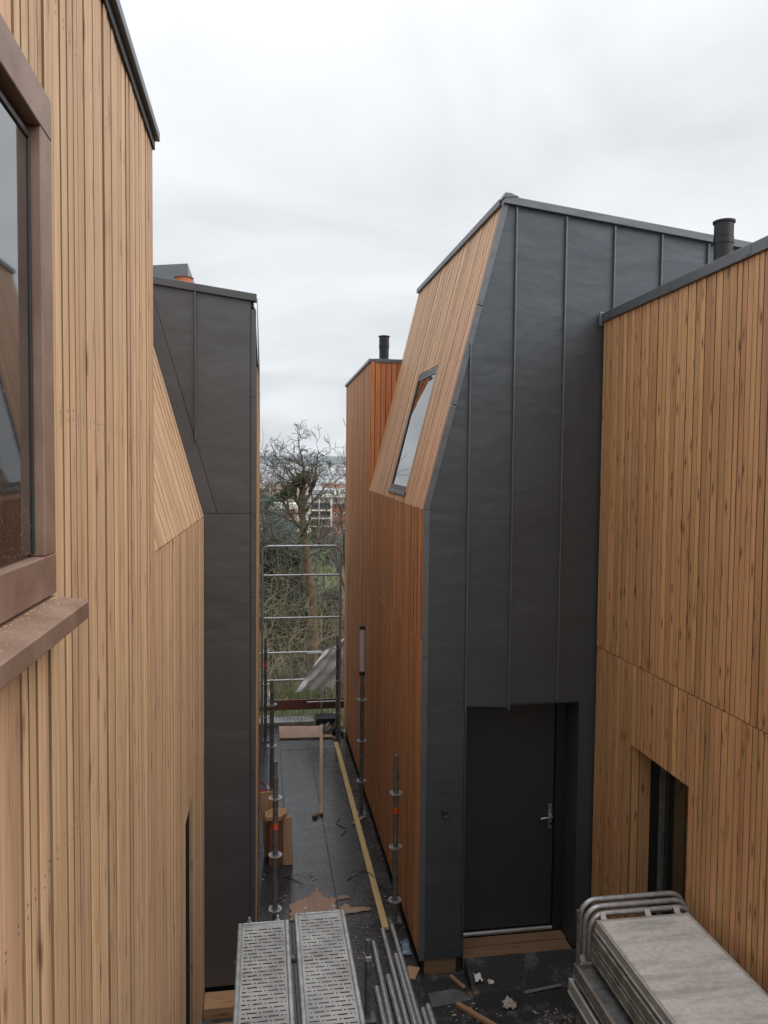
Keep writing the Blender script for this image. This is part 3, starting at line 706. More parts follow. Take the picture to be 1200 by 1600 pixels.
# ------------------------------------------------------------------ house on the far right (timber wall C)
T = Thing('timber_house', (4.5, 3, -.15), 'knotty tan larch house with dark doorway and black flue on roof', 'house')
ZC = 5.46; SC = 2.69; OY0, OY1, OZ = 4.73, 5.56, 2.055
body = MB()
body.box(XC + .75, 6.5, -1.0, YG - .03, -.15, ZC - .02)
body.box(XC + .027, XC + .7495, OY1, YG - .03, -.15, ZC - .02)
body.box(XC + .027, XC + .7495, -1.0, OY0, -.15, ZC - .02)
body.box(XC + .027, XC + .7495, OY0 + .0005, OY1 - .0005, OZ + .02, ZC - .02)
wall = fixn(T.part(body, 'wall', 'void'))
X_ = XC + .026
def C(y0, y1, z0, z1, seed): slats(wall, 'larch_c', [(X_, y1, z0), (X_, y0, z0), (X_, y1, z1), (X_, y0, z1)], (-1, 0, 0), seed=seed, gap=.0075, pitch=.062, jit=.45, nails=(.25, .85, 1.45, 2.05, 2.6))
C(-1, YG - .03, SC + .003, ZC, 21)
C(OY1, YG - .03, -.12, SC - .005, 22)
C(OY0, OY1, OZ, SC - .005, 23)
C(-1, OY0, -.12, SC - .005, 24)
# niche: timber lined far jamb, steel post, dark glazing
nj = T.part(MB().box(XC + .03, XC + .74, OY1 - .006, OY1 - .001, -.149, OZ + .015), 'niche_wall', 'void')
slats(nj, 'larch_c', [(XC + .003, OY1 - .006, -.12), (XC + .17, OY1 - .006, -.12), (XC + .003, OY1 - .006, OZ - .002), (XC + .17, OY1 - .006, OZ - .002)], (0, -1, 0), seed=25, t=.014, gap=.007)
T.part(MB().box(XC + .172, XC + .235, OY1 - .03, OY1 - .007, -.149, OZ + .015), 'frame', 'gasket')
T.part(MB().box(XC + .236, XC + .31, OY1 - .06, OY1 - .0075, -.149, OZ + .015), 'post', 'alud', bevel=.003)
T.part(MB().box(XC + .27, XC + .28, OY0 + .001, OY1 - .061, -.149, OZ + .015), 'pane', 'glass')
# roof edge
re = T.part(MB().box(XC - .022, XC + .09, -1.0, YG - .045, ZC + .001, ZC + .075), 'roof_edge', 'flash', bevel=.004)
T.part(MB().box(XC - .045, XC + .03, YG - .0445, YG - .028, ZC - .03, ZC + .085), 'end_cap', 'flash', parent=re, bevel=.004)
for y in (3.2, 4.2, 5.1):
    T.part(MB().box(XC - .0245, XC - .0222, y, y + .05, ZC + .012, ZC + .062), 'lap_joint', 'flash', parent=re)
T.part(MB().box(XC + .0905, 6.5, -1.0, YG - .03, ZC - .019, ZC + .03), 'roof', 'flash')
flue(T, 3.32, 5.24, ZC + .03, 6.02, .068)

# ------------------------------------------------------------------ scaffold pieces
def standard(x, y, z0, z1, ros, label, tape=None, dark='galvd'):
    T = Thing('scaffold_standard', (x, y, z0), label, 'scaffold post', 'upright scaffold posts along the walkway')
    T.part(MB().tube([(x, y, z0), (x, y, z1 - .14)], .0242, 14), 'tube', dark, smooth=True)
    T.part(MB().tube([(x, y, z1 - .139), (x, y, z1 - .13), (x, y, z1)], [.022, .019, .019], 12), 'spigot', dark, smooth=True)
    T.part(MB().box(x - .06, x + .06, y - .06, y + .06, z0, z0 + .008), 'base_plate', dark)
    for z in ros:
        # rosette: ring, hub and four spokes with open windows between
        mb = MB(); n = 24; ro, ri = .061, .047
        for i in range(n):
            a = 2 * math.pi * i / n
            for (rr_, zz_) in ((ro, -.005), (ro, .005), (ri, .005), (ri, -.005)): mb.v.append((x + rr_ * math.cos(a), y + rr_ * math.sin(a), z + zz_))
        for i in range(n):
            k, j = i * 4, ((i + 1) % n) * 4
            for q in range(4): mb.f.append((k + q, j + q, j + (q + 1) % 4, k + (q + 1) % 4))
        for i in range(8):
            a = i * math.pi / 4 + .39; c_, s_ = math.cos(a), math.sin(a); h = .006 if i % 2 else .009
            mb.prism([(x + c_ * .024 - s_ * h, y + s_ * .024 + c_ * h, z - .0045), (x + c_ * .048 - s_ * h, y + s_ * .048 + c_ * h, z - .0045), (x + c_ * .048 + s_ * h, y + s_ * .048 - c_ * h, z - .0045), (x + c_ * .024 + s_ * h, y + s_ * .024 - c_ * h, z - .0045)], (0, 0, .009))
        fixn(T.part(mb, 'rosette', 'galv'))
    if tape: T.part(MB().tube([(x, y, tape - .03), (x, y, tape + .03)], .0252, 14), 'tape', 'orange', smooth=True)
    return T
standard(.12, 6.85, .003, 1.57, [.207, .71, 1.235], 'scaffold post with orange band beside the leaning timber offcuts', .98)
standard(1.222, 6.85, .003, 1.575, [.207, .71, 1.22], 'scaffold post with orange band against orange larch wall by the zinc corner', 1.06)
standard(.115, 9.15, .003, 1.69, [.39, .895, 1.398], 'scaffold post behind the timber offcuts on the narrow gable side')
standard(1.20, 9.15, .003, 1.72, [.41, .912, 1.418], 'scaffold post carrying the white tube lamp against larch wall')
standard(.052, 11.9, .003, 1.62, [.38, .894, 1.415], 'scaffold post with red band at walkway end on narrow gable side', 1.2)
standard(1.167, 11.9, .003, 1.62, [.397, .918, 1.436], 'scaffold post at walkway end beside the hanging white plastic sheet')
# tube lamp on the second right post
lx, ly = 1.20 - .03, 9.15
T = Thing('tube_lamp', (1.20, 9.15, 1.721), 'white tubular work lamp standing on a scaffold post', 'lamp')
T.part(MB().tube([(1.20, 9.15, 1.77), (1.20, 9.15, 2.28)], .034, 16), 'tube', 'lampt', smooth=True)
T.part(MB().tube([(1.20, 9.15, 1.721), (1.20, 9.15, 1.769)], .037, 16), 'end_cap', 'gasket', smooth=True)
T.part(MB().tube([(1.20, 9.15, 2.281), (1.20, 9.15, 2.32)], .037, 16), 'end_cap', 'gasket', smooth=True)
T.part(MB().tube([(1.20, 9.15, 2.32), (1.20, 9.15, 2.37), (1.215, 9.15, 2.41), (1.235, 9.15, 2.40), (1.24, 9.15, 2.37)], .004, 6), 'hook', 'galvd')

def rr_frame(x0, x1, y, z0, z1, rad, r, n=7, lean_=0.0):
    """upside down U: legs up, rounded corners"""
    pts = [(x0, y, z0)]
    for k in range(n + 1):
        a = math.pi - (math.pi / 2) * k / n; pts.append((x0 + rad + rad * math.cos(a), y, z1 - rad + rad * math.sin(a)))
    for k in range(n + 1):
        a = math.pi / 2 * (1 - k / n); pts.append((x1 - rad + rad * math.cos(a), y, z1 - rad + rad * math.sin(a)))
    pts.append((x1, y, z0))
    return [(p[0], p[1] + (p[2] - z0) * lean_, p[2]) for p in pts]
T = Thing('guardrail_frame', (.6, 11.97, .02), 'tall galvanised round cornered guardrail frame closing the walkway end', 'guardrail')
yf = 11.985
T.part(MB().tube(rr_frame(-.002, 1.215, yf, .003, 3.03, .11, .019), .019, 12), 'tube_frame', 'galv', smooth=True)
T.part(MB().tube([(.018, yf, 2.575), (1.195, yf, 2.575)], .016, 10), 'rail', 'galv', smooth=True)
T.part(MB().tube([(.018, yf, 1.905), (1.195, yf, 1.905)], .016, 10), 'rail', 'galv', smooth=True)
T.part(MB().tube([(.605, yf, 2.59), (.605, yf, 3.012)], .014, 10), 'post', 'galv', smooth=True)
# far guard rail, mesh panel, toe board, steel deck at the end
YF = 12.95
T = Thing('guardrail_frame', (.4, YF, -.15), 'low galvanised guardrail with centre post beyond the walkway', 'guardrail')
for z in (1.13, .66): T.part(MB().tube([(-.5, YF, z), (1.0, YF, z + .004)], .018, 10), 'rail', 'galv', smooth=True)
for x in (-.5, .50, 1.0):
    T.part(MB().tube([(x, YF + .001, -.45 if x != .50 else .67), (x, YF + .001, 1.12)], .016, 10), 'post', 'galv', smooth=True)
T = Thing('mesh_fence', (1.1, YF - .06, -.15), 'galvanised barred fence panel holding the white plastic sheet', 'fence')
for z in (1.125, .70, .29): T.part(MB().tube([(.745, YF - .06, z), (1.9, YF - .06, z)], .011, 8), 'rail', 'galv', smooth=True)
for k in range(12):
    x = .75 + k * .1; T.part(MB().tube([(x, YF - .072, .26 if k else -.2), (x, YF - .072, 1.13)], .005, 6), 'bar', 'galvd')
o = uvbox(MB().box(-.45, 1.75, YF + .02, YF + .05, .14, .315).build('toe_board', 'brownply', bevel=.003), 0)
tag(o, 'brown toe board behind the low guardrail', 'board')
# steel deck across the end
def steel_deck(x0, y0, wd, ln, z, label, group, perf=True, along='y', yslots=None, name='steel_deck'):
    """top plate with punched slots and dots built as real openings in strips"""
    T = Thing(name, (x0 + wd / 2, y0 + ln / 2, z - .07), label, 'scaffold deck', group)
    e = .028
    # side rails: rounded upstands
    for sx_ in (0, 1):
        a = x0 + (0 if sx_ == 0 else wd - e)
        T.part(MB().box(a, a + e, y0, y0 + ln, z - .065, z + .011), 'side_rail', 'deckr', bevel=.008)
    for yy in (y0, y0 + ln - .012):
        T.part(MB().box(x0 + e + .0005, x0 + wd - e - .0005, yy, yy + .012, z - .06, z + .008), 'end_rail', 'deckr', bevel=.003)
    mb = MB(); xa_, xb_ = x0 + e + .0005, x0 + wd - e - .0005
    ya, yb = y0 + .0125, y0 + ln - .0125
    if perf:
        rowp = .034; nrow = int((yb - ya - .05) / rowp); yst = yb - .045
        mb.poly([(xa_, yst, z), (xb_, yst, z), (xb_, yb, z), (xa_, yb, z)])
        yk = yst
        cells = 3; cw_ = (xb_ - xa_) / cells
        for k in range(nrow):
            yt = yk; ym0 = yt - .012; ym1 = yt - .022; ybm = yt - rowp
            # solid strip, slotted strip, solid strip
            mb.poly([(xa_, ym0, z), (xb_, ym0, z), (xb_, yt, z), (xa_, yt, z)])
            off = (k % 3) * cw_ / 3
            edges = [xa_]
            holes = []
            for c_ in range(-1, cells + 1):
                h0 = xa_ + c_ * cw_ + off + .010; h1 = h0 + cw_ * .62
                d0 = h1 + cw_ * .15; d1 = d0 + .009
                for (p, q) in ((h0, h1), (d0, d1)):
                    p, q = max(p, xa_ + .012), min(q, xb_ - .012)
                    if q - p > .006: holes.append((p, q))
            cur = xa_
            for (p, q) in sorted(holes):
                if p > cur: mb.poly([(cur, ym1, z), (p, ym1, z), (p, ym0, z), (cur, ym0, z)])
                cur = max(cur, q)
            mb.poly([(cur, ym1, z), (xb_, ym1, z), (xb_, ym0, z), (cur, ym0, z)])
            mb.poly([(xa_, ybm, z), (xb_, ybm, z), (xb_, ym1, z), (xa_, ym1, z)])
            yk -= rowp
        mb.poly([(xa_, ya, z), (xb_, ya, z), (xb_, yk, z), (xa_, yk, z)])
    else:
        mb.poly([(xa_, ya, z), (xb_, ya, z), (xb_, yb, z), (xa_, yb, z)])
    T.part(mb, 'plate', 'deckm')
    for hx in (.22, .78):
        xx = x0 + wd * hx; ye = y0 + ln
        T.part(MB().box(xx - .014, xx + .014, ye + .0005, ye + .028, z - .05, z + .004), 'hook', 'deckm', bevel=.003)
        T.part(MB().box(xx - .006, xx + .006, ye - .004, ye + .02, z + .0085, z + .035), 'claw', 'deckm', bevel=.002)
    return T
Td = steel_deck(-.147, 2.2, .318, 2.60, 1.305, 'perforated steel scaffold deck beside the larch wall foot', 'perforated steel decks')
Td2 = steel_deck(.205, 2.2, .328, 2.655, 1.31, 'perforated steel scaffold deck lying next to the tube pile', 'perforated steel decks')
# a third piece at the walkway end
Te = Thing('steel_deck', (.2, 12.72, 0), 'perforated steel deck crossing the walkway end below toe board', 'scaffold deck')
mb = MB(); z = .06
for r_ in range(7):
    y0_ = 12.60 + r_ * .036
    mb.poly([(-.6, y0_, z), (.86, y0_, z), (.86, y0_ + .02, z), (-.6, y0_ + .02, z)])
    cur = -.6; off = (r_ % 2) * .03
    while cur < .83:
        q = min(cur + .034, .86); mb.poly([(cur + off * .5, y0_ + .02, z), (q + off * .5, y0_ + .02, z), (q + off * .5, y0_ + .036, z), (cur + off * .5, y0_ + .036, z)]); cur += .06
Te.part(mb, 'plate', 'deckm')
Te.part(MB().box(-.6, .86, 12.575, 12.599, -.005, .065), 'side_rail', 'deckm', bevel=.004)
Te.part(MB().box(-.6, .86, 12.853, 12.877, -.005, .065), 'side_rail', 'deckm', bevel=.004)
Te.part(MB().box(-.55, .80, 12.6, 12.85, -.2, -.006), 'bearer', 'rubber')
o = MB().box(.89, 1.29, 12.58, 12.86, -.2, .10).build('gutter_box', 'gasket', bevel=.01); tag(o, 'dark grey metal channel beside the perforated end deck', 'channel')
# trestle under the two decks
T = Thing('scaffold_trestle', (.19, 3.5, -.15), 'steel trestle under the pair of perforated decks', 'trestle')
for y in (2.5, 4.55):
    T.part(MB().tube([(-.16, y, 1.212), (.55, y, 1.212)], .024, 10), 'transom', 'galvd', smooth=True)
    for x in (-.10, .50): T.part(MB().tube([(x, y, -.15 if x < -.05 else .003), (x, y, 1.187)], .024, 10), 'leg', 'galvd', smooth=True)
# pile of loose tubes
tubes = [(1.085, 6.70, .024, 0), (1.180, 6.74, .024, .0), (.975, 6.52, .024, -.01), (1.030, 6.05, .024, .004), (.915, 5.92, .024, .0), (1.130, 6.25, .066, .0), (1.235, 5.62, .024, 0), (1.268, 5.60, .066, .0)]
tl = ['longest tube of the pile touching the yellow batten end', 'tube of the pile nearest the orange wall corner', 'tube of the pile next to the short upright post', 'tube lying low in the middle of the pile', 'shortest end tube of the pile beside the perforated decks', 'upper tube lying across two others of the pile', 'short tube beside the zinc corner, lower of a pair', 'short tube beside the zinc corner, upper of a pair']
for (x, ye, z, sk), lb in zip(tubes, tl):
    T = Thing('scaffold_tube', (x, ye - 1.2, z - .024), 'galvanised ' + lb, 'tube', 'loose scaffold tubes')
    T.part(MB().tube([(x + sk * 2.4, ye - 2.2, z), (x, ye, z)], .0235, 14, caps=False), 'tube', 'galv', smooth=True)
    T.part(MB().tube([(x + sk * 2.3, ye - 2.19, z), (x, ye - .006, z)], .0195, 12), 'bore', 'galvd')
T = standard(.80, 5.62, .003, .62, [], 'short dark upright scaffold post between decks and tube pile')
T.o['group'] = 'short posts'
T.part(MB().box(.775, .825, 5.59, 5.65, .46, .50), 'wedge_head', 'galv', bevel=.006)

# ------------------------------------------------------------------ stack of platforms on the right
def platform(x0, wd, y1, ln, z, label, top='ptop', th=.085, rail='alu'):
    T = Thing('scaffold_platform', (x0 + wd / 2, y1 - ln / 2, z - th), label, 'scaffold deck', 'stacked scaffold platforms')
    y0 = y1 - ln; e = .022
    for a in (x0, x0 + wd - e): T.part(MB().box(a, a + e, y0, y1, z - th, z), 'side_rail', rail, bevel=.004)
    for a in (x0 - .006, x0 + wd): T.part(MB().box(a, a + .006, y0 + .002, y1 - .002, z - th + .012, z - th + .028), 'lip', rail, bevel=.002)
    for yy in (y0, y1 - .025): T.part(MB().box(x0 + e + .0005, x0 + wd - e - .0005, yy, yy + .025, z - th + .01, z - .002), 'end_rail', rail, bevel=.004)
    dz = .003 if top == 'ptop' else .03
    T.part(MB().box(x0 + e + .0005, x0 + wd - e - .0005, y0 + .026, y1 - .026, z - .012 - dz, z - dz), 'board', top)
    for hx in (.1, .58, .9):
        xx = x0 + wd * hx
        T.part(MB().prism([(xx - .018, y1 + .0005, z - .05), (xx - .018, y1 + .03, z - .03), (xx - .018, y1 + .05, z + .012), (xx - .018, y1 + .038, z + .022), (xx - .018, y1 + .012, z - .002), (xx - .018, y1 + .0005, z - .004)], (.036, 0, 0)), 'hook', rail, bevel=.003)
    return T
zt0 = 1.31; words = ['topmost, with worn pale top', 'second from the top', 'third from the top', 'fourth from the top', 'fifth from the top', 'sixth from the top', 'seventh from the top', 'eighth from the top', 'ninth from the top', 'tenth from the top', 'second lowest', 'lowest']
zz0 = zt0
for k in range(12):
    th = .085 if k < 3 else .105
    x0 = 2.118 - (0, .022, .03, .135, .15, .12, .06, .15, .16, .13, .15, .14)[k]; xr = 2.76 if k < 3 else 2.72
    y1 = 4.525 + (0, .0, .0, .02, .06, .0, -.05, .05, .03, .06, .02, .04)[k]
    platform(x0, xr - x0, y1, 2.0, zz0, 'aluminium scaffold platform in the stack by the tan larch wall, ' + words[k], 'ptop' if k == 0 else 'galvd', th, 'alu' if k in (0, 4) else 'alud')
    zz0 -= th + (.003 if k < 2 else .022)
# bearers
for y in (2.9, 4.2):
    o = uvbox(MB().box(1.95, 2.80, y, y + .1, -.149, zz0 + .02).build('timber_bearer', 'timber', bevel=.004), 0)
    tag(o, 'timber bearer under the stack of scaffold platforms', 'beam', 'bearers under the stack')
# nested U frames standing behind the stack
fl_ = ['front one of three nested', 'middle one of three nested', 'rear one of three nested']
for k in range(3):
    yk = 4.60 + k * .06
    T = Thing('guardrail_frame', (2.45, yk, -.15), 'galvanised round cornered frame behind the platform stack, ' + fl_[k], 'guardrail', 'nested frames behind the stack')
    T.part(MB().tube(rr_frame(2.118 - .006 * k, 2.825 + .004 * k, yk, -.149, 1.30 + .014 * k, .10, .022), .0185, 12), 'tube', 'galv', smooth=True)
    T.part(MB().tube([(2.14, yk, .5), (2.80, yk, .5)], .016, 10), 'rail', 'galv', smooth=True)
T = Thing('scaffold_pin', (2.0, 4.52, 1.01), 'thin dark upright pin on the platform stack before the door', 'pin')
T.part(MB().tube([(2.0, 4.52, 1.005), (2.0, 4.52, 1.36)], .011, 10), 'rod', 'galvd', smooth=True)
T.part(MB().tube([(2.0, 4.52, 1.361), (2.0, 4.52, 1.385)], .014, 10), 'head', 'galvd', smooth=True)

# ------------------------------------------------------------------ loose timber and debris
def board(p, q, wd, th, mat, label, cat='board', name='timber_batten', group=None, up=(0, 0, 1)):
    p, q, up = Vector(p), Vector(q), Vector(up); d = (q - p); ln = d.length; d.normalize(); s_ = d.cross(up).normalized(); n_ = s_.cross(d)
    c = [p - s_ * wd / 2, p + s_ * wd / 2, q + s_ * wd / 2, q - s_ * wd / 2]
    mb = MB().prism([x + n_ * th for x in c], n_ * -th)
    o = fixn(mb.build(name, mat)); uvl = o.data.uv_layers.new(name='UVMap')
    for lp in o.data.loops:
        v_ = Vector(o.data.vertices[lp.vertex_index].co) - p; uvl.data[lp.index].uv = (v_.dot(s_) + v_.dot(n_), v_.dot(d))
    md = o.modifiers.new('bevel', 'BEVEL'); md.width = .002; md.segments = 1
    return tag(o, label, cat, group) if label else o
board((1.115, 6.72, .006), (1.125, 11.62, .006), .062, .03, 'batten', 'long yellow timber batten lying along the walkway', 'batten')
board((.715, 9.17, .006), (.955, 12.35, .042), .052, .03, 'osb', 'narrow pinkish timber batten reaching onto the board sheet', 'batten')
def sheet(pts, z, th, mat, name, label, cat, group=None):
    o = fixn(MB().prism([(x, y, z + th) for x, y in pts], (0, 0, -th)).build(name, mat)); uvbox(o, 1)
    return tag(o, label, cat, group)
sheet([(.27, 11.92), (1.10, 11.88), (1.10, 12.02), (1.02, 12.42), (.27, 12.5)], .006, .022, 'osb', 'board_sheet', 'pale wood board sheet lying at the walkway end', 'board')
rs = random.Random(11)
def ragged(pts, amp=.012, n=5):
    o = []
    for (a, b_) in zip(pts, pts[1:] + pts[:1]):
        for k in range(n):
            f = k / n; o.append((a[0] + (b_[0] - a[0]) * f + (rs.uniform(-amp, amp) if k else 0), a[1] + (b_[1] - a[1]) * f + (rs.uniform(-amp, amp) if k else 0)))
    return o
sheet(ragged([(.262, 6.98), (.705, 7.06), (.72, 7.30), (.60, 7.33), (.55, 7.50), (.47, 7.36), (.275, 7.26)], .016, 9), .005, .008, 'osb', 'torn_board', 'large torn brown board scrap on the dark walkway', 'scrap')
sheet(ragged([(.72, 7.02), (.86, 7.03), (1.05, 7.07), (.99, 7.11), (.84, 7.12), (.80, 7.20), (.73, 7.12)], .012, 8), .005, .006, 'osb', 'torn_board', 'ragged thin board strip beside the large torn scrap', 'scrap')
sheet(ragged([(.73, 7.27), (.86, 7.29), (.83, 7.34), (.74, 7.34)], .006, 3), .005, .006, 'osb', 'torn_board', 'small torn board flake above the ragged strip', 'scrap')
# timber offcuts standing at the left
T = Thing('timber_offcut', (.16, 8.2, .004), 'upright dark laminated timber offcut beside banded scaffold post', 'offcut')
o = uvbox(MB().box(.075, .225, 8.02, 8.16, .004, .50).build('block', 'brownply', bevel=.004), 2); adopt(o, T.o)
board((.11, 8.26, .005), (.07, 8.30, .70), .17, .03, 'timber', 'tall notched pale board leaning behind the dark offcut', 'offcut', 'timber_offcut', up=(0, -1, .1))
board((.275, 8.05, .005), (.262, 8.10, .50), .10, .045, 'timber', 'pale square timber offcut standing beside the dark block', 'offcut', 'timber_offcut', up=(0, -1, .1))
o = fixn(MB().prism([(.035, 7.99, .505), (.20, 7.98, .505), (.262, 8.08, .505), (.255, 8.2, .505), (.10, 8.2, .505), (.03, 8.12, .505)], (0, 0, .045)).build('timber_offcut', 'timber', bevel=.003)); uvbox(o, 1)
tag(o, 'flat tan timber offcut lying on top of the dark block', 'offcut')
board((.62, 9.10, .004), (.66, 9.17, .004), .05, .035, 'timber', 'tiny timber block beside the pinkish batten end', 'offcut', 'timber_offcut')
board((1.07, 8.86, .004), (1.23, 9.04, .004), .045, .02, 'osb', 'short broken timber piece at the tube lamp post foot', 'offcut', 'timber_offcut')
# offcuts at the zinc corner
GC = -.15
board((1.20, 6.02, .004), (1.27, 6.16, .004), .10, .012, 'timber', 'tan board offcut lying at the orange wall corner', 'offcut', 'timber_offcut')
o = sheet([(1.36, 6.02), (1.58, 6.05), (1.66, 6.0), (1.70, 5.90), (1.60, 5.88), (1.36, 5.86)], GC + .004, .012, 'concrete', 'concrete_slab', 'broken light grey slab piece in front of the zinc corner', 'slab')
board((1.68, 6.05, GC + .004), (1.60, 6.22, GC + .004), .03, .02, 'osb', 'small pinkish wood strip at the zinc corner foot', 'offcut', 'timber_offcut')
tag(fixn(MB().prism([(1.73, 6.245, -.012), (1.73, 5.95, -.13), (1.73, 5.5, -.143), (1.73, 5.5, -.149), (1.73, 6.245, -.149)], (1.06, 0, 0)).build('door_apron', 'bitumen')), kind='structure')
board((1.563, 5.849, GC + .012), (1.835, 5.505, GC + .012), .04, .03, 'timber', 'orange timber batten lying on the black ground', 'batten')
o = board((2.15, 5.90, GC + .024), (2.48, 5.93, GC + .034), .028, .012, 'steelsill', 'thin grey metal strip on the black ground before the door', 'strip', 'metal_strip')
def crumple(c, s_, mat, label, seed, name='crumpled_paper', cat='paper', flat=.5):
    r_ = random.Random(seed); mb = MB(); n, m_ = 7, 7
    for i in range(n):
        for j in range(m_):
            u_, v_ = i / (n - 1) - .5, j / (m_ - 1) - .5
            mb.v.append((c[0] + s_[0] * (u_ + r_.uniform(-.08, .08)), c[1] + s_[1] * (v_ + r_.uniform(-.08, .08)), c[2] + .004 + abs(r_.gauss(0, .5)) * flat * min(s_)))
    for i in range(n - 1):
        for j in range(m_ - 1):
            k = i * m_ + j; mb.f.append((k, k + 1, k + m_ + 1, k + m_))
    o = mb.build(name, mat); md = o.modifiers.new('solid', 'SOLIDIFY'); md.thickness = .002
    return tag(o, label, cat)
crumple((1.80, 6.08, GC + .07), (.06, .12), 'paper', 'crumpled white paper scrap at the timber door step', 1)
crumple((1.90, 6.02, GC + .05), (.05, .04), 'paper', 'small flat white scrap beside the crumpled paper', 2)
crumple((1.98, 5.78, GC + .014), (.10, .10), 'cardb', 'crumpled brown paper on the black ground', 3)
crumple((2.42, 5.22, GC), (.22, .14), 'osb', 'torn tan paper patch on the black ground near the stack', 4, flat=.12)
crumple((2.70, 5.55, GC), (.14, .22), 'osb', 'torn tan paper patch close to the upright post', 5, flat=.12)
crumple((1.25, 6.42, .0), (.07, .22), 'bluegrey', 'blue grey plastic wrap stuffed at the orange wall foot', 6, 'plastic_wrap', 'plastic')
crumple((.02, 9.95, 0), (.07, .10), 'red', 'small crumpled red plastic at the narrow gable foot', 7, 'plastic_wrap', 'plastic')
# chips and crumbs
mb = MB(); rs = random.Random(21)
def chips(n, x0, x1, y0, y1, z, smin, smax, fall=1.0):
    for k in range(n):
        x = rs.uniform(x0, x1); y = rs.uniform(y0, y1); a = rs.random() * 6.28; l_ = rs.uniform(smin, smax); w_ = l_ * rs.uniform(.15, .6); h = rs.uniform(.001, .005)
        c_, s_ = math.cos(a), math.sin(a)
        mb.prism([(x + c_ * l_, y + s_ * l_, z + h), (x - s_ * w_, y + c_ * w_, z + h * .6), (x - c_ * l_, y - s_ * l_, z + h), (x + s_ * w_, y - c_ * w_, z + h * 1.3)], (0, 0, -h * .6))
chips(170, .9, 1.28, 6.3, 11.5, .004, .003, .012)
chips(60, -.03, .27, 6.3, 10.5, .004, .004, .016)
chips(40, .3, .9, 6.9, 9.6, .004, .003, .010)
chips(25, .36, .56, 7.55, 7.85, .004, .006, .02)
chips(90, .6, 1.2, 6.2, 7.0, .004, .003, .013)
tag(fixn(mb.build('wood_chips', 'cardb')), 'pale chips and crumbs littering the dark walkway', 'debris', kind='stuff')
mb = MB()
chips(220, 1.4, 2.75, 4.7, 5.9, GC + .004, .004, .022)
for (a_, b_, r_, n_) in ((2.3, 5.6, .16, 60), (2.6, 5.3, .14, 60), (1.75, 5.75, .14, 50), (2.05, 5.3, .2, 60)): chips(n_, a_ - r_, a_ + r_, b_ - r_ * .6, b_ + r_ * .6, GC + .010, .004, .016)
tag(fixn(mb.build('wood_chips', 'cardb')), 'pale chips and crumbs littering the black ground by the door', 'debris', kind='stuff')
def wire(pts, label, mat='rubber', r=.004):
    P = [Vector(p) for p in pts]; o_ = []
    for i in range(len(P) - 1):
        p0, p1, p2, p3 = P[max(i - 1, 0)], P[i], P[i + 1], P[min(i + 2, len(P) - 1)]
        for k in range(6):
            t_ = k / 6; o_.append(.5 * ((2 * p1) + (p2 - p0) * t_ + (2 * p0 - 5 * p1 + 4 * p2 - p3) * t_ * t_ + (3 * p1 - p0 - 3 * p2 + p3) * t_ ** 3))
    o_.append(P[-1])
    return tag(MB().tube(o_, r, 6).build('cable', mat, smooth=True), label, 'cable')
wire([(.05, 7.75, .008), (.22, 7.78, .008), (.33, 7.70, .008), (.42, 7.60, .008)], 'thin black cable curling beside the banded scaffold post')
wire([(.86, 7.62, .008), (.98, 7.72, .02), (1.10, 7.66, .045), (1.19, 7.45, .008)], 'thin black cable lying across the yellow batten')
wire([(.93, 9.05, .008), (.88, 8.9, .008), (.97, 8.75, .008), (.90, 8.6, .008)], 'thin black cable curl beside the yellow batten')
wire([(-.02, 10.3, .008), (.06, 10.1, .008), (0.0, 9.9, .008), (.08, 9.75, .008)], 'thin red cable at the narrow gable foot', 'red', .006)

# hanging plastic sheets at the walkway end
def cloth(c, nu, nv, label, seed):
    """c: four corners (tl,tr,br,bl) bilinear with folds"""
    r_ = Vector((seed, 0, 0)); tl, tr, br, bl = [Vector(p) for p in c]; mb = MB()
    for i in range(nv + 1):
        for j in range(nu + 1):
            u_, v_ = j / nu, i / nv; p = tl.lerp(tr, u_).lerp(bl.lerp(br, u_), v_)
            p = p + Vector((0, .035 * math.sin(u_ * 23 + v_ * 9 + seed) + .02 * math.sin(u_ * 41 - v_ * 13) + .06 * mnoise.noise(Vector((u_ * 4, v_ * 4, seed))), .02 * mnoise.noise(Vector((u_ * 6, v_ * 5, seed + 5)))))
            mb.v.append(tuple(p))
    for i in range(nv):
        for j in range(nu):
            k = i * (nu + 1) + j; mb.f.append((k, k + 1, k + nu + 2, k + nu + 1))
    return tag(mb.build('plastic_sheet', 'sheet', smooth=True), label, 'plastic sheet')
cloth([(1.00, 12.78, 1.16), (1.9, 12.78, 1.75), (1.6, 12.78, .62), (.56, 12.80, .50)], 48, 36, 'white plastic sheet blown over the barred fence', 1.0)
cloth([(-.06, 12.70, .95), (-.02, 12.70, .85), (.22, 12.72, .30), (-.2, 12.70, .28)], 8, 12, 'strip of white plastic hanging by the low guardrail', 4.0)
crumple((1.13, 12.18, .0), (.34, .34), 'galvd', 'grey crumpled tarpaulin at the walkway end post', 9, 'tarpaulin', 'tarpaulin', .35)

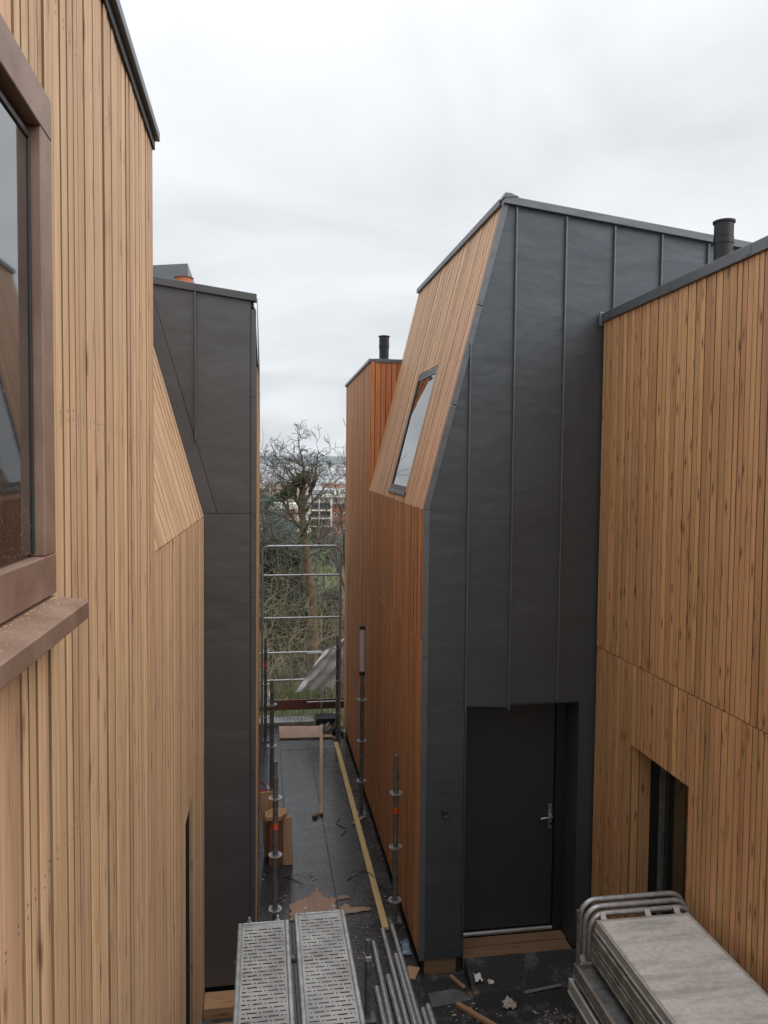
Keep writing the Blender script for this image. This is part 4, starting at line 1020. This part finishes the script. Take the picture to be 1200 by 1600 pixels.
# ------------------------------------------------------------------ vegetation beyond
def grow(mb, p, d, ln, r, depth, rnd, gnarl, spread, up=.05, minr=.004, kids=(2, 3), sides=4, tips=None):
    n = max(2, int(ln / .35)) if depth > 2 else 3
    pts = [p.copy()]; rads = [r]; q = p.copy(); dd = d.copy()
    for k in range(n):
        dd = (dd + Vector((rnd.gauss(0, gnarl), rnd.gauss(0, gnarl), rnd.gauss(0, gnarl) + up))).normalized()
        q = q + dd * (ln / n); pts.append(q.copy()); rads.append(max(minr, r * (1 - .42 * (k + 1) / n)))
    mb.tube(pts, rads, sides if depth < 4 else 6, caps=False)
    if tips is not None and depth <= 1: tips.append(q.copy())
    if depth <= 0: return
    for k in range(rnd.randint(*kids)):
        f = rnd.uniform(.35, 1.0) if k else 1.0
        i = min(n, max(1, int(f * n))); b_ = pts[i]; rr_ = rads[i] * rnd.uniform(.55, .85)
        ax = dd.orthogonal(); ax.rotate(Matrix.Rotation(rnd.uniform(0, 6.28), 3, dd))
        nd_ = dd.copy(); nd_.rotate(Matrix.Rotation(rnd.uniform(.35, 1.0) * spread, 3, ax))
        grow(mb, b_, nd_, ln * rnd.uniform(.58, .85), max(minr, rr_), depth - 1, rnd, gnarl, spread, up, minr, kids, sides, tips)
def leafclump(mb, c, rad, n, s_, rnd, squash=1.0):
    for k in range(n):
        while True:
            v_ = Vector((rnd.uniform(-1, 1), rnd.uniform(-1, 1), rnd.uniform(-1, 1)))
            if v_.length < 1: break
        v_ = v_ * (v_.length ** -.35 if v_.length > .1 else 1)
        p = Vector(c) + Vector((v_.x * rad, v_.y * rad, v_.z * rad * squash)); a = Vector((rnd.gauss(0, 1), rnd.gauss(0, 1), rnd.gauss(0, 1))).normalized(); b_ = a.orthogonal().normalized(); q = s_ * rnd.uniform(.6, 1.3)
        k_ = len(mb.v); mb.v += [tuple(p + a * q), tuple(p + b_ * q * .5), tuple(p - a * q), tuple(p - b_ * q * .5)]; mb.f.append((k_, k_ + 1, k_ + 2, k_ + 3))
def at(px, py, Y):
    d = ray(px, py); return EYE + d * (Y / d.y)

# the big bare tree
YT = 25
bt = at(490, 1092, YT); zb = gz(bt.x, YT)
T = Thing('bare_tree', (bt.x, YT, zb), 'large bare gnarled tree with ivy clumps beyond the guardrail', 'tree')
rnd = random.Random(5); mb = MB()
tr_pts = [Vector((bt.x, YT, zb - .2)), at(490, 1000, YT), at(488, 930, YT), at(480, 880, YT), at(474, 830, YT), at(473, 790, YT), at(475, 750, YT)]
mb.tube(tr_pts, [.20, .155, .145, .13, .11, .09, .06], 10)
fixn(T.part(mb, 'trunk', 'barkg', smooth=True))
mb = MB()
limbs = [((475, 752), (473, 690), .05), ((474, 765), (448, 725), .04), ((475, 770), (495, 735), .035), ((474, 800), (420, 770), .05), ((474, 775), (458, 715), .045), ((473, 790), (506, 742), .055), ((474, 830), (425, 788), .06), ((474, 822), (440, 760), .05), ((476, 800), (500, 760), .04), ((474, 835), (504, 800), .04), ((480, 880), (430, 850), .05), ((480, 870), (520, 850), .04), ((488, 930), (430, 905), .05), ((489, 960), (525, 925), .04), ((473, 790), (450, 745), .04), ((488, 940), (450, 890), .05)]
for i, (a, b_, r_) in enumerate(limbs):
    p, q = at(*a, YT), at(*b_, YT); d = (q - p); d.y += rnd.uniform(-.8, .8)
    grow(mb, p, d.normalized(), d.length * (.68 if i < 3 else .85), r_, 5, rnd, .24, 1.05, .0, .0075, (2, 3))
fixn(T.part(mb, 'crown', 'bark'))
mb = MB()
for (px, py, rad, n) in ((472, 748, .26, 520), (478, 742, .2, 260), (465, 752, .2, 260), (450, 770, .28, 300), (440, 776, .22, 200), (455, 762, .2, 160)):
    leafclump(mb, at(px, py, YT), rad, n, .045, rnd, .75)
for k in range(30):
    leafclump(mb, at(rnd.gauss(476, 5), rnd.uniform(780, 880), YT - .05), .16, 26, .04, rnd)
T.part(mb, 'ivy', 'ivy')
# thinner bare trees
def sapling(px, py, Y, h, label, seed, spread=.8, mat='bark', r=.05, depth=5, minr=.007, kids=(2, 3), group=None):
    b0_ = at(px, py, Y); z0 = gz(b0_.x, Y); rnd = random.Random(seed)
    T = Thing('bare_tree', (b0_.x, Y, z0), label, 'tree', group); mb = MB()
    top = Vector((b0_.x + rnd.uniform(-.2, .2), Y, z0 + h * .45)); mb.tube([(b0_.x, Y, z0 - .2), (b0_.x, Y, z0 + h * .2), tuple(top)], [r, r * .85, r * .65], 8)
    T.part(mb, 'trunk', mat, smooth=True); mb = MB()
    for k in range(4):
        a = rnd.uniform(0, 6.28); d = Vector((math.cos(a) * .4, math.sin(a) * .4, 1)).normalized()
        grow(mb, Vector((b0_.x, Y, z0 + h * (.28 + .055 * k))) if k else top, d, h * .24, r * .6, depth - 1, rnd, .13, spread, .06, minr, kids)
    T.part(mb, 'crown', mat); return T
sapling(424, 900, 31, 10.4, 'slim bare tree with upright twigs next to the big gnarled tree', 12, .6, r=.07)
sapling(549, 900, 22, 7.4, 'bare tree whose twigs peek past the orange larch corner', 13, .85, r=.07)
sapling(412, 900, 60, 12.5, 'tall bare tree standing behind the slim one', 14, .7, r=.12, minr=.014)
sapling(526, 880, 75, 10, 'bare brown tree before the brick part of the apartment block', 15, .8, 'twigb', r=.12, minr=.018)
# thicket of arching olive twigs
def shrub(px, Y, h, n, label, seed, mat='twig', minr=.006):
    b0_ = at(px, 900, Y); z0 = gz(b0_.x, Y); rnd = random.Random(seed); mb = MB()
    T = Thing('bare_shrub', (b0_.x, Y, z0), label, 'shrub', 'arching shrubs beyond the guardrail')
    for k in range(n):
        a = rnd.uniform(0, 6.28); e = rnd.uniform(.1, .9); d = Vector((math.cos(a) * e, math.sin(a) * e, 1)).normalized()
        grow(mb, Vector((b0_.x + rnd.gauss(0, .25), Y + rnd.gauss(0, .25), z0 - .05)), d, h * rnd.uniform(.35, .6), .016, 3, rnd, .17, 1.1, -.03, minr, (2, 4))
    T.part(mb, 'stems', mat); return T
shrub(420, 20.5, 4.6, 13, 'tangled olive twig shrub against the narrow gable side', 31)
shrub(446, 23.0, 4.2, 9, 'tangled olive twig shrub beside the big trunk', 32)
shrub(505, 27, 3.6, 8, 'brown arching shrub behind the big trunk', 33, 'twigb')
shrub(522, 23, 2.6, 6, 'low brown shrub beside the orange larch corner', 34, 'twigb')
shrub(436, 28, 6.2, 14, 'dense brown twig thicket below the blue cedar', 35, 'twigb')
shrub(470, 34, 5.0, 9, 'olive twig shrub rising behind the big tree', 36, 'twig', .009)
# evergreens
def evergreen(px, Y, h, rad, mat, label, seed, n=90, leaf=.12, per=46, layered=True):
    b0_ = at(px, 900, Y); z0 = gz(b0_.x, Y); rnd = random.Random(seed)
    T = Thing('evergreen_tree', (b0_.x, Y, z0), label, 'tree')
    T.part(MB().tube([(b0_.x, Y, z0 - .2), (b0_.x, Y, z0 + h * .9)], [rad * .07, .03], 8), 'trunk', 'bark'); mb = MB()
    for k in range(n):
        f = rnd.random() ** .8; z_ = z0 + h * (.12 + .86 * f); rr_ = rad * (1 - f) ** .65 * rnd.uniform(.35, 1.0) + .1; a = rnd.random() * 6.28
        leafclump(mb, (b0_.x + rr_ * math.cos(a), Y + rr_ * math.sin(a), z_), rad * rnd.uniform(.16, .3), per, leaf, rnd, .45 if layered else .9)
    T.part(mb, 'crown', mat); return T
evergreen(420, 48, 9.2, 3.4, 'cedar', 'blue green cedar against the narrow zinc gable edge', 41, 95, .10, 70)
evergreen(452, 55, 8.0, 2.6, 'cedar', 'smaller blue green cedar behind the big gnarled tree', 42, 60, .11, 60)
evergreen(428, 29.5, 5.4, 2.4, 'ever', 'dark evergreen bush behind the tangled shrubs', 43, 150, .07, 60, False)
evergreen(462, 30, 5.0, 1.9, 'ever', 'very dark evergreen bush behind the big trunk', 44, 130, .06, 60, False)
evergreen(519, 34, 3.4, 1.3, 'ever', 'dark evergreen bush beside the orange larch corner', 45, 60, .07, 50, False)
evergreen(500, 29, 2.8, 1.2, 'ever', 'low dark evergreen bush beside the big trunk foot', 47, 70, .06, 60, False)
evergreen(506, 38, 5.6, .9, 'moss', 'bright green mossy bush beside the big trunk', 46, 22, .07, 40, False)
# grass on the bank
mb = MB(); rnd = random.Random(8)
for k in range(16000):
    y = 14.2 + 16 * rnd.random(); x = -1.5 + y * .14 * rnd.random() * 1.4; z0 = gz(x, y) + .25 * mnoise.noise(Vector((x * .3, y * .3, 0))) - .06
    h = rnd.uniform(.1, .3); a = rnd.random() * 6.28; l_ = rnd.uniform(.02, .12); w_ = .009
    mb.poly([(x - w_ * math.sin(a), y + w_ * math.cos(a), z0), (x + w_ * math.sin(a), y - w_ * math.cos(a), z0), (x + l_ * math.cos(a), y + l_ * math.sin(a), z0 + h)])
tag(mb.build('grass', 'grassb'), 'rough green grass on the bank beyond the walkway', 'grass', kind='stuff')

# ------------------------------------------------------------------ apartment block and town
YA = 280; mpp = YA / 1200 * 1.02
def ax_(px): return at(px, 800, YA).x
def az_(py): return at(505, py, YA).z
T = Thing('apartment_block', (ax_(520), YA + 6, gz(0, YA)), 'cream apartment block with brick bay and dark balconies behind the tree', 'building')
zg = gz(0, YA) - 1; zr = az_(777)
T.part(MB().box(ax_(483), ax_(560), YA + 1.6, YA + 14, zg, zr), 'wall', 'cream')
rf_ = T.part(MB().box(ax_(481), ax_(562), YA - .3, YA + 14.2, zr + .001, zr + 1.1), 'roof', 'cream')
T.part(MB().box(ax_(488), ax_(540), YA + 4, YA + 13, zr + 1.101, zr + 2.6), 'roof_room', 'roofg', parent=rf_)
for px in (523, 529): T.part(MB().box(ax_(px), ax_(px) + .9, YA + 2.5, YA + 3.4, zr + 1.101, zr + 3.2), 'chimney', 'cream', parent=rf_)
for (p0, p1) in ((484, 486.2), (498, 500), (516.5, 519)):
    T.part(MB().box(ax_(p0), ax_(p1), YA, YA + 1.599, zg, zr), 'pier', 'cream')
fl = [786, 798.5, 811, 823.5, 836, 848]
br = T.part(MB().box(ax_(519) + .01, ax_(545), YA + .5, YA + 1.598, zg, az_(787)), 'brick_bay', 'brick')
for i, y in enumerate(fl):
    zt1, zb1 = az_(y), az_(y + 12.5)
    for (p0, p1) in ((486.3, 497.9), (500.1, 516.4)):
        b_ = T.part(MB().box(ax_(p0), ax_(p1), YA - .4, YA + 1.59, zb1, zb1 + .55), 'balcony', 'cream')
        T.part(MB().box(ax_(p0) + .05, ax_(p1) - .05, YA + 1.45, YA + 1.58, zb1 + .56, zt1 - .02), 'glazing', 'winb' if i else 'winfar', parent=b_)
        T.part(MB().box(ax_(p0) + .05, ax_(p1) - .05, YA - .35, YA - .25, zb1 + .56, zb1 + 1.25), 'railing', 'winb', parent=b_)
    for p0 in (522, 529, 537):
        w_ = T.part(MB().box(ax_(p0), ax_(p0 + 4), YA + .42, YA + .499, zb1 + .9, zt1 - .5), 'window', 'cream' if i % 2 else 'winfar')
        T.part(MB().box(ax_(p0) + .12, ax_(p0 + 4) - .12, YA + .38, YA + .419, zb1 + 1.05, zt1 - .65), 'pane', 'winfar', parent=w_)
T = Thing('brick_building', (ax_(425), YA - 20, gz(0, YA)), 'low brick building with cream parapets behind the blue cedar', 'building')
T.part(MB().box(ax_(385), ax_(458), YA - 20, YA - 8, zg, az_(792)), 'wall', 'brick')
T.part(MB().box(ax_(383), ax_(460), YA - 20.4, YA - 7.8, az_(792) + .01, az_(784)), 'parapet', 'cream')
T.part(MB().box(ax_(461), ax_(481), YA - 14, YA - 2, zg, az_(786)), 'side_wing', 'cream')
for k in range(9):
    p0 = 388 + k * 7.6
    for y in (796, 808): T.part(MB().box(ax_(p0), ax_(p0 + 4.6), YA - 20.2, YA - 20.01, az_(y + 7), az_(y)), 'window', 'winb')
T.part(MB().box(ax_(385), ax_(458), YA - 20.3, YA - 20.01, az_(806) - .2, az_(806)), 'band', 'cream')
T = Thing('red_roof_house', (at(404, 760, 130).x, 135, gz(0, 130)), 'red roofed house just past the narrow gable edge', 'house')
cx = at(404, 760, 130).x; zr = at(404, 757, 130).z
T.part(MB().box(cx - 9, cx + .6, 130, 140, gz(0, 130) - .5, zr - 1.4), 'wall', 'cream')
fixn(T.part(MB().prism([(cx - 9.6, 129.4, zr - 1.39), (cx + 1.1, 129.4, zr - 1.39), (cx - 1.5, 129.4, zr + .5), (cx - 7, 129.4, zr + .5)], (0, 11, 0)), 'roof', 'roofr'))
# pale town in the valley: countable nearer buildings one by one, the far carpet as one mass
rnd = random.Random(77); tcols = ['cream', 'cream', 'concrete2', 'roofr2', 'white2']
M['concrete2'] = plain('pale_grey_render', (.42, .43, .45), .9, 0, .05, .1)
M['white2'] = plain('white_render', (.72, .72, .71), .9, 0, .05, .06)
M['roofr2'] = plain('ochre_render', (.42, .33, .26), .9, 0, .05, .1)
names = {'cream': 'cream', 'concrete2': 'pale grey', 'roofr2': 'ochre', 'white2': 'white'}
wmb = {}
for k in range(70):
    Y = rnd.uniform(430, 1500); x = at(rnd.uniform(398, 548), 760, Y).x; z0 = gz(x, Y) - 1
    wd = rnd.uniform(8, 26) * (1 + Y / 3000); dp = rnd.uniform(8, 16); h = rnd.uniform(6, 15) * (1.0 if rnd.random() < .85 else 1.8)
    c_ = rnd.choice(tcols); pitched = rnd.random() < .5
    T = Thing('town_building', (x, Y, z0), ('wide ' if wd > 22 else 'narrow ' if wd < 13 else '') + ('tall ' if h > 13 else 'low ' if h < 8 else '') + names[c_] + (' house with pitched roof' if pitched else ' flat roofed block') + ' among the rooftops of the valley town', 'building', 'buildings of the valley town')
    T.part(MB().box(x - wd / 2, x + wd / 2, Y, Y + dp, z0, z0 + h), 'wall', c_)
    if pitched: fixn(T.part(MB().prism([(x - wd / 2 - .4, Y - .4, z0 + h + .01), (x + wd / 2 + .4, Y - .4, z0 + h + .01), (x + wd / 2 + .4, Y + dp / 2, z0 + h + 3.2), (x - wd / 2 - .4, Y + dp / 2, z0 + h + 3.2)], (0, .6, .0)), 'roof', rnd.choice(['roofr', 'roofg', 'roofg'])))
    else: T.part(MB().box(x - wd / 2 - .2, x + wd / 2 + .2, Y - .2, Y + dp + .2, z0 + h + .01, z0 + h + .8), 'roof', rnd.choice(['white2', 'roofg', 'concrete2']))
    if Y < 800:
        mb = MB(); nw = max(2, int(wd / 4)); nf = max(2, int(h / 3.2))
        for i in range(nw):
            for j in range(nf):
                xx = x - wd / 2 + (i + .25) * wd / nw; zz_ = z0 + 1.2 + j * (h - 1) / nf
                T.part(MB().box(xx, xx + wd / nw * .45, Y - .06, Y - .005, zz_, zz_ + 1.5), 'window', 'winfar') if Y < 560 else None
for nm, cc, cnt, hh in (('distant_town', 'white2', 900, (5, 14)), ('distant_town', 'concrete2', 700, (6, 18)), ('distant_town', 'roofr2', 350, (5, 12))):
    mb = MB()
    for k in range(cnt):
        Y = 1000 * (4.2 ** rnd.random()); x = Y * rnd.uniform(-.12, .24); wd = rnd.uniform(12, 50) * (.6 + Y / 4000); h = rnd.uniform(*hh) * (1.6 if rnd.random() < .06 else 1)
        mb.box(x, x + wd, Y, Y + 15, gz(x, Y) - 2, gz(x, Y) + h)
    tag(mb.build(nm, cc), 'far ' + names[cc] + ' rooftops spread over the valley floor', 'town', kind='stuff')
mb = MB()
for k in range(900):
    Y = 150 * (24 ** rnd.random()); x = Y * rnd.uniform(-.10, .22); s_ = rnd.uniform(2.5, 5) * (.8 + Y / 1500)
    if 225 < Y < 300 and ax_(380) < x < ax_(565): continue
    leafclump(mb, (x, Y, gz(x, Y) + s_ * .8), s_, 26, s_ * .28, rnd, .9)
tag(mb.build('distant_woods', 'tree_far'), 'dark tree crowns between the rooftops of the valley town', 'trees', kind='stuff')
# parked cars' pale roofs and street glimpsed below the block

# air: pale even haze over the whole valley
hz, t, b = newmat('air'); t.nodes.remove(b)
pv = N(t, 'ShaderNodeVolumePrincipled'); pv.inputs['Color'].default_value = (.80, .89, 1, 1); pv.inputs['Density'].default_value = 0.85e-4; pv.inputs['Anisotropy'].default_value = .1
t.links.new(pv.outputs[0], t.nodes['Material Output'].inputs['Volume']); M['air'] = hz
tag(MB().box(-5600, 6200, -80, 7700, -60, 190).build('haze', 'air'), 'pale haze over the valley', 'haze', kind='stuff')
